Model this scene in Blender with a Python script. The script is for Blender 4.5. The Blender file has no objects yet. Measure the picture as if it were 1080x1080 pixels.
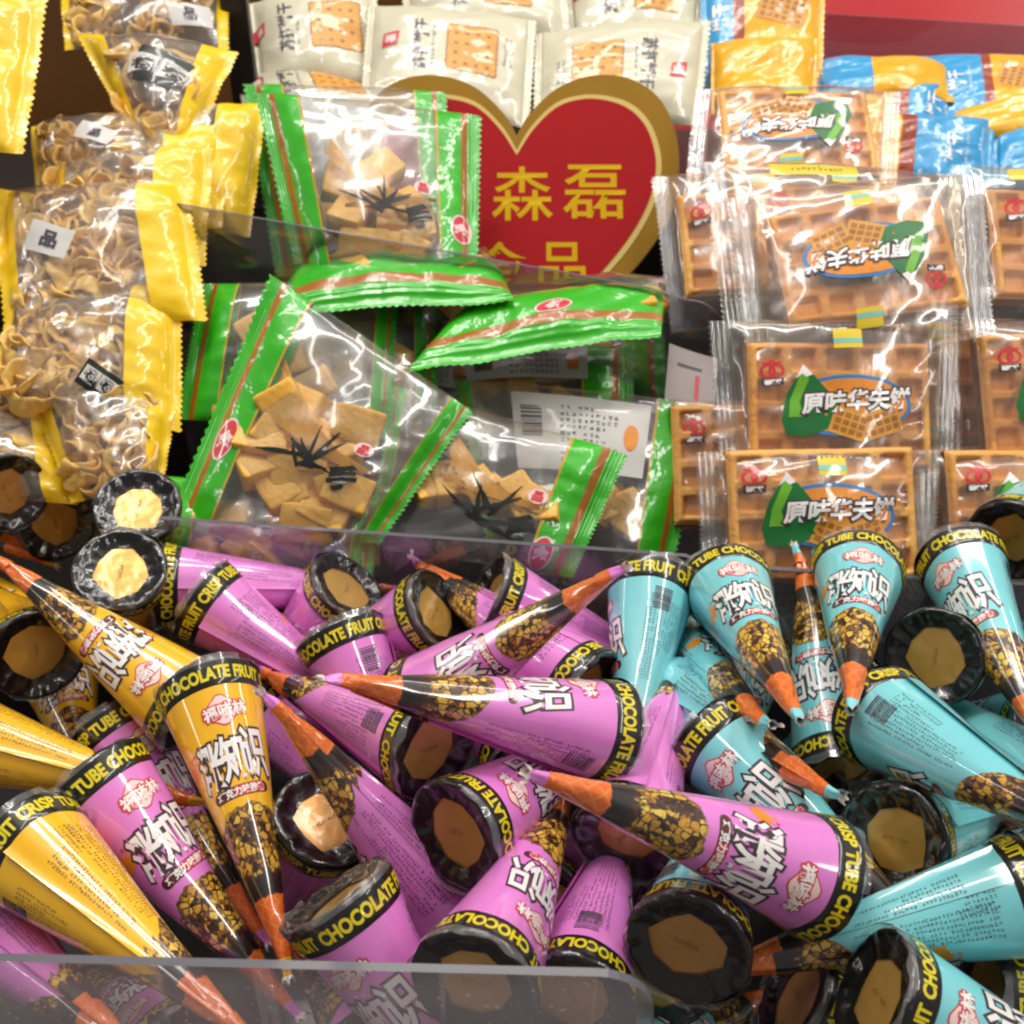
import bpy, bmesh, math, random
from mathutils import Vector, Matrix, noise

# ---------------------------------------------------------------- set-up (lengths in centimetres, written to Blender in metres)
S = 0.01
PI = math.pi
scene = bpy.context.scene
col = scene.collection
F = 1158.0                       # focal length in pixels of the 1080 px picture
PITCH = math.radians(33)
CP, SP = math.cos(PITCH), math.sin(PITCH)
CAMH = 30.0

def W(px, py, d):
    """a point of the place, from where it is seen and how far along the lens axis it stands (cm)"""
    u = (540 - py) / F
    return Vector(((px - 540) / F * d, d * (CP + u * SP), CAMH + d * (-SP + u * CP)))

def lin(c):
    if isinstance(c, str):
        c = [int(c[i:i + 2], 16) / 255 for i in (0, 2, 4)]
    return tuple(((x / 12.92) if x <= .04045 else ((x + .055) / 1.055) ** 2.4) for x in c) + (1.0,)

# ---------------------------------------------------------------- materials
class NT:
    def __init__(s, name):
        s.m = bpy.data.materials.new(name); s.m.use_nodes = True
        s.t = s.m.node_tree; s.t.nodes.clear()
        s.out = s.t.nodes.new('ShaderNodeOutputMaterial')
    def n(s, typ, **kw):
        nd = s.t.nodes.new(typ)
        ins = kw.pop('ins', {})
        for k, v in kw.items(): setattr(nd, k, v)
        for k, v in ins.items():
            if hasattr(v, 'is_linked') or isinstance(v, bpy.types.NodeSocket): s.t.links.new(v, nd.inputs[k])
            else: nd.inputs[k].default_value = v
        return nd
    def math(s, op, a, b=0.0, c=0.0, clamp=False):
        return s.n('ShaderNodeMath', operation=op, use_clamp=clamp, ins={0: a, 1: b, 2: c}).outputs[0]
    def step(s, a, edge, soft):          # 0 below edge, 1 above
        return s.n('ShaderNodeMapRange', interpolation_type='SMOOTHSTEP', ins={0: a, 1: edge - soft, 2: edge + soft}).outputs[0]
    def mix(s, f, a, b, blend='MIX'):
        nd = s.n('ShaderNodeMix', data_type='RGBA', blend_type=blend)
        for i, v in ((0, f), (6, a), (7, b)):
            if isinstance(v, bpy.types.NodeSocket): s.t.links.new(v, nd.inputs[i])
            else: nd.inputs[i].default_value = v
        return nd.outputs[2]
    def noise(s, scale, detail=2.0, vec=None, rough=.5):
        ins = {'Scale': scale, 'Detail': detail, 'Roughness': rough}
        if vec is not None: ins['Vector'] = vec
        return s.n('ShaderNodeTexNoise', ins=ins).outputs[0]
    def obj(s): return s.n('ShaderNodeTexCoord').outputs['Object']
    def bump(s, h, strength, dist):
        return s.n('ShaderNodeBump', ins={'Height': h, 'Strength': strength, 'Distance': dist}).outputs[0]
    def schlick(s, normal=None):
        g = s.n('ShaderNodeNewGeometry')
        d = s.n('ShaderNodeVectorMath', operation='DOT_PRODUCT', ins={0: g.outputs['Incoming'], 1: normal if normal is not None else g.outputs['Normal']}).outputs['Value']
        k = s.math('SUBTRACT', 1., s.math('ABSOLUTE', d), clamp=True)
        return s.math('ADD', s.math('MULTIPLY', s.math('POWER', k, 5.), .95), .045)
    def done(s, sh):
        s.t.links.new(sh, s.out.inputs[0]); return s.m

def principled(t, color, rough=.4, coat=0., coat_rough=.05, normal=None, metal=0., spec=.5, sss=0., coat_ior=1.5):
    ins = {'Base Color': color, 'Roughness': rough, 'Coat Weight': coat, 'Coat Roughness': coat_rough, 'Metallic': metal, 'Specular IOR Level': spec}
    p = t.n('ShaderNodeBsdfPrincipled', ins=ins)
    if coat: p.inputs['Coat IOR'].default_value = coat_ior
    if sss:
        p.inputs['Subsurface Weight'].default_value = sss
        p.inputs['Subsurface Radius'].default_value = (.004, .002, .001)
        p.inputs['Subsurface Scale'].default_value = 1.0
    if normal is not None:
        t.t.links.new(normal, p.inputs['Normal']); t.t.links.new(normal, p.inputs['Coat Normal'])
    return p.outputs[0]

def simple(name, c, rough=.4, coat=0., var=.12, nscale=120., bump=0., bscale=200., metal=0., sss=0., coat_rough=.06, spec=.5):
    t = NT(name); co = t.obj()
    nz = t.noise(nscale, 3., co)
    base = lin(c)
    dark = tuple(x * (1 - var) for x in base[:3]) + (1,)
    lite = tuple(min(1, x * (1 + var)) for x in base[:3]) + (1,)
    colr = t.mix(nz, dark, lite)
    nm = t.bump(t.noise(bscale, 3., co), bump, .002) if bump else None
    return t.done(principled(t, colr, rough, coat, coat_rough, nm, metal, spec, sss))

def film(name, tint='ffffff', haze=.03, gloss=.5, bscale=60., bump=.35, rough=.06, base=.03):
    """thin clear plastic: lets light straight through, mirrors some of it on its creases"""
    t = NT(name); co = t.obj()
    mp = t.n('ShaderNodeMapping', ins={'Vector': co, 'Rotation': (.5, .9, .7), 'Scale': (1.0, .34, .75)}).outputs[0]
    h1 = t.noise(bscale, 3.5, mp, .5)
    wob = t.n('ShaderNodeVectorMath', operation='ADD', ins={0: mp, 1: t.n('ShaderNodeVectorMath', operation='SCALE', ins={0: t.n('ShaderNodeTexNoise', ins={'Vector': mp, 'Scale': bscale * .7}).outputs[1], 'Scale': .012}).outputs[0]}).outputs[0]
    vor = t.n('ShaderNodeTexVoronoi', feature='F1', ins={'Vector': wob, 'Scale': bscale * .9}).outputs['Distance']
    fine = t.noise(bscale * 6, 1., co)
    h = t.math('ADD', t.math('ADD', t.math('MULTIPLY', h1, .6), t.math('MULTIPLY', vor, .45)), t.math('MULTIPLY', fine, .02))
    nm = t.bump(h, bump, .004)
    fr = t.schlick(nm)
    fac = t.math('ADD', t.math('MULTIPLY', fr, gloss * 1.7), base, clamp=True)
    tr = t.n('ShaderNodeBsdfTransparent', ins={'Color': lin(tint)}).outputs[0]
    df = t.n('ShaderNodeBsdfDiffuse', ins={'Color': (.75, .75, .75, 1)}).outputs[0]
    nm2 = t.bump(h, bump * 3., .004)
    g1 = t.n('ShaderNodeBsdfGlossy', ins={'Color': (1, 1, 1, 1), 'Roughness': rough, 'Normal': nm}).outputs[0]
    g2 = t.n('ShaderNodeBsdfGlossy', ins={'Color': (1, 1, 1, 1), 'Roughness': rough * 4, 'Normal': nm2}).outputs[0]
    gl = t.n('ShaderNodeMixShader', ins={0: .6, 1: g1, 2: g2}).outputs[0]
    a = t.n('ShaderNodeMixShader', ins={0: haze, 1: tr, 2: df}).outputs[0]
    return t.done(t.n('ShaderNodeMixShader', ins={0: fac, 1: a, 2: gl}).outputs[0])

def acrylic(name, tint, haze, gray=(.5, .5, .52, 1), mult=1.4):
    t = NT(name)
    fr = t.schlick()
    tr = t.n('ShaderNodeBsdfTransparent', ins={'Color': lin(tint)}).outputs[0]
    df = t.n('ShaderNodeBsdfDiffuse', ins={'Color': gray}).outputs[0]
    df = t.n('ShaderNodeAddShader', ins={0: df, 1: t.n('ShaderNodeBsdfTranslucent', ins={'Color': tuple(x * .6 for x in gray[:3]) + (1,)}).outputs[0]}).outputs[0]
    co = t.obj()
    gl = t.n('ShaderNodeBsdfGlossy', ins={'Roughness': .05}).outputs[0]
    scr = t.noise(260., 3., t.n('ShaderNodeMapping', ins={'Vector': co, 'Rotation': (.2, .6, .3), 'Scale': (1., 1., .03)}).outputs[0])
    spk = t.noise(420., 1., co)
    sm = t.math('ADD', t.noise(22., 5., co), t.math('ADD', t.math('MULTIPLY', t.step(scr, .66, .03), .9), t.math('MULTIPLY', t.step(spk, .73, .02), 2.2)))
    hz = t.math('MULTIPLY', t.math('ADD', sm, .5), haze)
    a = t.n('ShaderNodeMixShader', ins={0: hz, 1: tr, 2: df}).outputs[0]
    return t.done(t.n('ShaderNodeMixShader', ins={0: t.math('MULTIPLY', fr, mult, clamp=True), 1: a, 2: gl}).outputs[0])

def sleeve_mat(name, body):
    """printed wrapper of a cone: plain body, chocolate with nuts, dark chocolate, orange wafer"""
    t = NT(name)
    uv = t.n('ShaderNodeUVMap', uv_map='uv').outputs[0]
    sx = t.n('ShaderNodeSeparateXYZ', ins={0: uv}); u, v = sx.outputs[0], sx.outputs[1]
    rnd = t.n('ShaderNodeObjectInfo').outputs['Random']
    cv = t.n('ShaderNodeCombineXYZ', ins={0: t.math('MULTIPLY', u, 3.4), 1: v, 2: t.math('MULTIPLY', rnd, 37.)}).outputs[0]
    n1 = t.math('SUBTRACT', t.noise(2.2, 3., cv), .5)
    n2 = t.math('SUBTRACT', t.noise(.7, 2., cv), .5)
    u2 = t.math('MULTIPLY', u, u)
    zc = t.math('ADD', t.math('ADD', t.math('MULTIPLY', u2, 2.6), 5.5), t.math('ADD', t.math('MULTIPLY', n1, .5), t.math('MULTIPLY', n2, .4)))
    vc = t.math('SUBTRACT', v, zc)
    choc = t.step(vc, .0, .03)
    # glaze
    sw = t.noise(5.0, 4., cv, .6)
    glaze = t.mix(t.step(sw, .52, .1), lin('1c100b'), lin('5a3214'))
    def chips(scale, keep, gap, hexa, hexb):
        wv = t.n('ShaderNodeVectorMath', operation='ADD', ins={0: cv, 1: t.n('ShaderNodeVectorMath', operation='SCALE', ins={0: t.n('ShaderNodeTexNoise', ins={'Vector': cv, 'Scale': 4.}).outputs[1], 'Scale': .10}).outputs[0]}).outputs[0]
        f1 = t.n('ShaderNodeTexVoronoi', feature='F1', ins={'Vector': wv, 'Scale': scale})
        ed = t.n('ShaderNodeTexVoronoi', feature='DISTANCE_TO_EDGE', ins={'Vector': wv, 'Scale': scale}).outputs[0]
        k = t.n('ShaderNodeSeparateColor', ins={0: f1.outputs['Color']}).outputs
        m = t.math('MULTIPLY', t.math('MULTIPLY', t.step(ed, gap, .025), t.step(k[0], keep, .02)), dens)
        cc = t.mix(k[1], lin(hexa), lin(hexb))
        return m, t.mix(t.math('MULTIPLY', t.step(t.noise(9., 2., cv), .55, .12), .45), cc, lin('9a5f1a'))
    dens = t.math('SUBTRACT', 1.0, t.step(t.math('ADD', v, t.math('MULTIPLY', n1, 1.6)), 7.85, .12))
    m1, nut1 = chips(3.3, .42, .09, 'd39a2a', 'f6d65c')
    m2, nut2 = chips(5.2, .50, .09, '7d4d18', 'c9912f')
    ch = t.mix(m2, glaze, nut2); ch = t.mix(m1, ch, nut1)
    ch = t.mix(t.step(v, 8.05, .35), ch, lin('17100d'))
    # pale rim just inside the chocolate edge
    edge = t.math('MULTIPLY', t.math('SUBTRACT', 1., t.step(vc, .13, .05)), .55)
    ch = t.mix(edge, ch, lin('6d4a1e'))
    # wafer
    a = t.math('SINE', t.math('ADD', t.math('MULTIPLY', v, 11.), t.math('MULTIPLY', u, 16.)))
    b = t.math('SINE', t.math('SUBTRACT', t.math('MULTIPLY', v, 11.), t.math('MULTIPLY', u, 16.)))
    gr = t.step(t.math('MAXIMUM', a, b), .86, .12)
    waf = t.mix(gr, lin('ea6c1a'), lin('f58f34'))
    waf = t.mix(t.math('MULTIPLY', t.noise(3., 3., cv), .5), waf, lin('c75212'))
    wm = t.step(t.math('ADD', v, t.math('MULTIPLY', n1, .25)), 8.75, .03)
    bodyn = t.noise(1.5, 3., cv)
    bb = lin(body)
    bc = t.mix(bodyn, tuple(x * .93 for x in bb[:3]) + (1,), tuple(min(1, x * 1.05) for x in bb[:3]) + (1,))
    c = t.mix(choc, bc, ch)
    c = t.mix(wm, c, waf)
    cb = t.n('ShaderNodeCombineXYZ', ins={0: t.math('MULTIPLY', u, 3.4), 1: t.math('MULTIPLY', v, .14), 2: t.math('MULTIPLY', rnd, 37.)}).outputs[0]
    h = t.math('ADD', t.noise(.9, 2., cb), t.math('MULTIPLY', t.noise(5., 2., cb), .06))
    nm = t.bump(h, .10, .002)
    return t.done(principled(t, c, .4, 1.0, .08, nm, coat_ior=1.8))

def foil_mat():
    t = NT('gold_foil_disc'); co = t.obj(); r = t.n('ShaderNodeObjectInfo').outputs['Random']
    v = t.n('ShaderNodeVectorMath', operation='ADD', ins={0: co, 1: t.n('ShaderNodeCombineXYZ', ins={0: r, 1: r}).outputs[0]}).outputs[0]
    c = t.mix(t.noise(60., 3., v), lin('b58838'), lin('d9ad5e'))
    c = t.mix(t.math('MULTIPLY', t.step(r, .8, .02), .5), c, lin('b06c3c'))
    nm = t.bump(t.noise(75., 2., v), .22, .004)
    return t.done(principled(t, c, .33, .8, .1, nm, .45))

BODY = {'p': 'e785d8', 'c': '7fd5dd', 'y': 'fcbe10'}
M = {}
def M_(k, m): M[k] = m
for k in 'pcy': M_('sleeve_' + k, sleeve_mat('printed_wrapper_' + k, BODY[k])); M_('tip_' + k, simple('tip_' + k, BODY[k], .4, .8, .1, bump=.25, bscale=500))
M_('black', simple('black_print', '121012', .35, 1., .1, bump=.08, bscale=160, coat_rough=.04))
M_('blackfold', simple('black_folded_film', '0d0b0c', .3, 1., .1, bump=.25, bscale=220, coat_rough=.06))
M_('yellow_ink', simple('yellow_ink', 'e2cf1e', .4, .9, .02))
M_('white_ink', simple('white_ink', 'f4f0ee', .4, 1., .02))
M_('dark_ink', simple('dark_ink', '3a2730', .4, 1., .02))
M_('grey_ink', simple('grey_ink', '4a4450', .45, .8, .05))
M_('red_ink', simple('red_ink', 'd0323c', .4, 1., .03))
M_('pale_pink_ink', simple('pale_pink_ink', 'f3d3cf', .4, 1., .03))
M_('orange_ink', simple('orange_ink', 'ef8f1e', .4, 1., .25, nscale=300))
M_('choc_ink', simple('choc_ink', '571f22', .4, 1., .05))
M_('card', foil_mat())
M_('stamp', simple('stamp_ink', '7a6138', .6, .5, .05))
M_('wafer', simple('wafer_orange', 'ea701e', .4, .9, .2, nscale=400, bump=.3, bscale=500))
M_('pale_end', simple('pale_end', 'e8dcd0', .4, .9, .2, nscale=400))
M_('film', film('clear_film', haze=.05, gloss=1.1, bscale=46, bump=.12))
M_('film_crisp', film('crisp_clear_film', haze=.10, gloss=1.2, bscale=60, bump=.26, base=.02))
M_('film_warm', film('warm_clear_film', 'fff6ea', haze=.06, gloss=1.1, bscale=46, bump=.15, base=.02))
M_('acrylic', acrylic('clear_acrylic', 'dedbe4', .05, mult=2.2))
M_('acrylic_grey', acrylic('grey_acrylic', 'f4f3f6', .11, (.8, .77, .8, 1), mult=.9))
M_('acrylic_edge', simple('acrylic_edge', '5d5b63', .4, .2, .05, spec=.3))
M_('dark', simple('dark_bin', '15110f', .5, .3, .2, nscale=20))
M_('wallred', simple('red_wall', 'e02a34', .3, .6, .1, nscale=8))
M_('wallbrown', simple('brown_wall', '7a4e22', .5, .3, .4, nscale=6))
M_('gold', simple('gold_board', '8f6a1e', .7, .0, var=.12, nscale=40, spec=.12))
M_('cream', simple('cream_line', 'c9b06a', .7, .0, var=.05, spec=.12))
M_('signred', simple('sign_red', '9c1218', .7, .0, var=.08, nscale=15, spec=.12))
M_('signyellow', simple('sign_yellow', 'c39a08', .7, .0, var=.04, spec=.12))
M_('green', None); M_('tofu', simple('fried_tofu', 'f0b244', .5, .2, .28, nscale=90, bump=.4, bscale=260, sss=.15))
M_('strip', simple('dried_strip', 'e3a01f', .45, .4, .3, nscale=200, bump=.3))
M_('label', simple('white_label', 'd6d3cf', .5, .4, .06))
M_('card_paper', simple('paper_card', 'b9b0b0', .6, .0, .06, spec=.2))
M_('ink', simple('brush_ink', '0c1510', .4, .8, .05))
M_('snack', simple('puffed_snack', 'f0bd66', .5, .3, .3, nscale=90, bump=.4, bscale=160, sss=.15))
M_('ybag', simple('yellow_bag_film', 'f5ca00', .4, .6, .12, nscale=30, bump=.35, bscale=90))
M_('cream_wrap', simple('cream_wrapper', 'd2cdb4', .4, .6, .05, nscale=30, bump=.3, bscale=70))
M_('cracker', simple('cracker_print', 'd79a3a', .45, .6, .35, nscale=160))
M_('cracker_dark', simple('cracker_edge_print', 'a86620', .45, .6, .2, nscale=160))
M_('blue_ink', simple('blue_ink', '2e7fc0', .4, .8, .05))
M_('green_ink', simple('green_ink', '0f7030', .4, .8, .1))
M_('lime_ink', simple('lime_ink', '6cb52a', .4, .8, .1))
M_('sticker', simple('yellow_sticker', 'e0c416', .4, .7, .06))
M_('cyan_ink', simple('cyan_ink', '7fc4b4', .4, .7, .05))

def green_mat():
    t = NT('green_bag_film')
    uv = t.n('ShaderNodeUVMap', uv_map='uv').outputs[0]
    u = t.n('ShaderNodeSeparateXYZ', ins={0: uv}).outputs[0]
    # the uv runs 0 at the cut edge to 1 at the clear window on both ends
    a = t.math('ABSOLUTE', t.math('SUBTRACT', u, .36))
    st = t.math('SUBTRACT', 1., t.step(a, .075, .012))
    g = t.mix(t.noise(35., 3., t.obj()), lin('25a012'), lin('3bc21a'))
    lip = t.step(u, .955, .01)
    c = t.mix(st, g, lin('a5641c')); c = t.mix(lip, c, lin('c79a2a'))
    h = t.math('ADD', t.noise(70., 3., t.obj()), t.math('MULTIPLY', t.math('SINE', t.math('MULTIPLY', u, 90.)), t.math('MULTIPLY', t.math('LESS_THAN', u, .3), .12)))
    return t.done(principled(t, c, .35, .9, .08, t.bump(h, .4, .003)))
M['green'] = green_mat()

def waffle_mat():
    t = NT('baked_waffle'); co0 = t.obj(); rn = t.n('ShaderNodeObjectInfo').outputs['Random']
    co = t.n('ShaderNodeVectorMath', operation='ADD', ins={0: co0, 1: t.n('ShaderNodeCombineXYZ', ins={0: rn, 1: rn}).outputs[0]}).outputs[0]
    z = t.n('ShaderNodeSeparateXYZ', ins={0: co0}).outputs[2]
    h = t.step(t.math('ABSOLUTE', z), .0050, .0018)  # shade of the pockets put into the colour: low parts darker than ridges
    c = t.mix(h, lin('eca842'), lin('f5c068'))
    c = t.mix(t.math('MULTIPLY', t.step(t.noise(60., 3., co), .5, .2), .65), c, lin('dd9238'))
    c = t.mix(t.math('MULTIPLY', t.step(t.noise(26., 2., co), .5, .16), .55), c, lin('d88c38'))
    c = t.mix(t.math('MULTIPLY', rn, .35), c, lin('f2bd6e'))
    c = t.mix(t.math('MULTIPLY', t.noise(500., 2., co), .3), c, lin('c07c34'))
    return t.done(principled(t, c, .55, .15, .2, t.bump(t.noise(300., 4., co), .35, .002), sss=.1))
M['waffle'] = waffle_mat()

def band_wrap_mat(name, stops):
    """packet film printed in plain bands along its length"""
    t = NT(name)
    uv = t.n('ShaderNodeUVMap', uv_map='uv').outputs[0]
    u = t.n('ShaderNodeSeparateXYZ', ins={0: uv}).outputs[0]
    c = lin(stops[0][1])
    for pos, hx in stops[1:]: c = t.mix(t.step(u, pos, .004), c, lin(hx))
    c = t.mix(t.math('MULTIPLY', t.noise(40., 3., t.obj()), .3), c, (.25, .2, .05, 1), 'SOFT_LIGHT')
    return t.done(principled(t, c, .35, .8, .1, t.bump(t.noise(80., 3., t.obj()), .35, .003)))

# ---------------------------------------------------------------- objects
def finish(bm, name, mats, parent=None, loc=None, smooth=True):
    me = bpy.data.meshes.new(name)
    for v in bm.verts: v.co *= S
    bm.to_mesh(me); bm.free()
    for m in mats: me.materials.append(M[m] if isinstance(m, str) else m)
    if smooth: me.shade_smooth()
    return link(me, name, parent, loc)

def link(me, name, parent=None, loc=None):
    o = bpy.data.objects.new(name, me); col.objects.link(o)
    if parent is not None: o.parent = parent
    if loc is not None: o.location = Vector(loc) * S
    return o

def thing(name, label, cat, loc, group=None, matrix=None):
    o = bpy.data.objects.new(name, None); col.objects.link(o)
    o.empty_display_size = .01
    if matrix is not None: o.matrix_world = matrix
    else: o.location = Vector(loc) * S
    return tag(o, label, cat, group)

def tag(o, label=None, cat=None, group=None, kind=None):
    if label: o['label'] = label
    if cat: o['category'] = cat
    if group: o['group'] = group
    if kind: o['kind'] = kind
    return o

# ---------------------------------------------------------------- flat print shapes (2-D, cm) and their wrapping onto surfaces
_gc = {}
def glyphs(text, h, bold=0., sx=1., shear=0., spacing=1.):
    """lettering as flat polygons: cap height about h, centred"""
    key = (text, h, bold, sx, shear, spacing)
    if key in _gc: return _gc[key]
    cu = bpy.data.curves.new('lettering', 'FONT'); cu.body = text; cu.size = 1.0
    cu.fill_mode = 'FRONT'; cu.dimensions = '2D'; cu.resolution_u = 3; cu.shear = shear; cu.space_character = spacing
    o = bpy.data.objects.new('lettering', cu); col.objects.link(o)
    def grab(b):
        cu.offset = b
        bpy.context.view_layer.update()
        ev = o.evaluated_get(bpy.context.evaluated_depsgraph_get()); me = ev.to_mesh()
        vs = [(v.co.x, v.co.y) for v in me.vertices]; fs = [tuple(p.vertices) for p in me.polygons]
        ev.to_mesh_clear(); return vs, fs
    vs0, _ = grab(0.)
    x0, x1 = min(v[0] for v in vs0), max(v[0] for v in vs0); y0, y1 = min(v[1] for v in vs0), max(v[1] for v in vs0)
    k = h / (y1 - y0)
    vs, fs = grab(bold / k) if bold else (vs0, _)
    cx, cy = (x0 + x1) / 2, (y0 + y1) / 2
    out = ([((x - cx) * k * sx, (y - cy) * k) for x, y in vs], fs)
    bpy.data.objects.remove(o); bpy.data.curves.remove(cu)
    _gc[key] = out
    return out

def poly(pts): return (list(pts), [tuple(range(len(pts)))])
def rect(w, h, cx=0, cy=0): return poly([(cx - w / 2, cy - h / 2), (cx + w / 2, cy - h / 2), (cx + w / 2, cy + h / 2), (cx - w / 2, cy + h / 2)])
def ellipse(a, b, cx=0, cy=0, n=28): return poly([(cx + a * math.cos(2 * PI * i / n), cy + b * math.sin(2 * PI * i / n)) for i in range(n)])
def xf(sh, dx=0, dy=0, rot=0, sc=1, flip=False):
    c, s = math.cos(rot) * sc, math.sin(rot) * sc
    pts = [(x * c - y * s + dx, x * s + y * c + dy) for x, y in sh[0]]
    if flip: pts = [(-x, -y) for x, y in pts]
    return (pts, sh[1])
def join(*shs):
    vs, fs = [], []
    for sh in shs:
        k = len(vs); vs += sh[0]; fs += [tuple(i + k for i in f) for f in sh[1]]
    return vs, fs

def decal(bm, sh, fmap, mi, cut=.25):
    t = bmesh.new()
    vv = [t.verts.new((x, y, 0)) for x, y in sh[0]]
    for f in sh[1]:
        try: t.faces.new([vv[i] for i in f])
        except ValueError: pass
    xs = [p[0] for p in sh[0]]; ys = [p[1] for p in sh[0]]
    for ax, lo, hi in ((0, min(xs), max(xs)), (1, min(ys), max(ys))):
        k = math.ceil(lo / cut)
        while k * cut < hi:
            p = [0, 0, 0]; q = [0, 0, 0]; p[ax] = k * cut; q[ax] = 1
            bmesh.ops.bisect_plane(t, geom=t.verts[:] + t.edges[:] + t.faces[:], plane_co=p, plane_no=q, dist=1e-5)
            k += 1
    mp = {}
    for v in t.verts: mp[v] = bm.verts.new(fmap(v.co.x, v.co.y))
    for f in t.faces:
        try: nf = bm.faces.new([mp[v] for v in f.verts])
        except ValueError: continue
        nf.material_index = mi; nf.smooth = True
    t.free()

def grid(bm, nu, nv, fn, mi=0, uvfn=None, uvl=None, wrap=False):
    """sheet of nu x nv cells from fn(i, j)"""
    vs = [[bm.verts.new(fn(i, j)) for j in range(nv + 1)] for i in range(nu + (0 if wrap else 1))]
    for i in range(nu):
        for j in range(nv):
            a = vs[i]; b = vs[(i + 1) % len(vs)]
            f = bm.faces.new((a[j], b[j], b[j + 1], a[j + 1])); f.material_index = mi; f.smooth = True
            if uvl is not None:
                for lp, (p, q) in zip(f.loops, ((i, j), (i + 1, j), (i + 1, j + 1), (i, j + 1))): lp[uvl].uv = uvfn(p, q)
    return vs

def box(bm, lo, hi, mi=0, bev=0.):
    x0, y0, z0 = lo; x1, y1, z1 = hi
    v = [bm.verts.new(p) for p in ((x0, y0, z0), (x1, y0, z0), (x1, y1, z0), (x0, y1, z0), (x0, y0, z1), (x1, y0, z1), (x1, y1, z1), (x0, y1, z1))]
    fs = [bm.faces.new([v[i] for i in q]) for q in ((0, 3, 2, 1), (4, 5, 6, 7), (0, 1, 5, 4), (1, 2, 6, 5), (2, 3, 7, 6), (3, 0, 4, 7))]
    for f in fs: f.material_index = mi
    if bev:
        es = list({e for f in fs for e in f.edges})
        bmesh.ops.bevel(bm, geom=es, offset=bev, segments=2, affect='EDGES', profile=.6)

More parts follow.
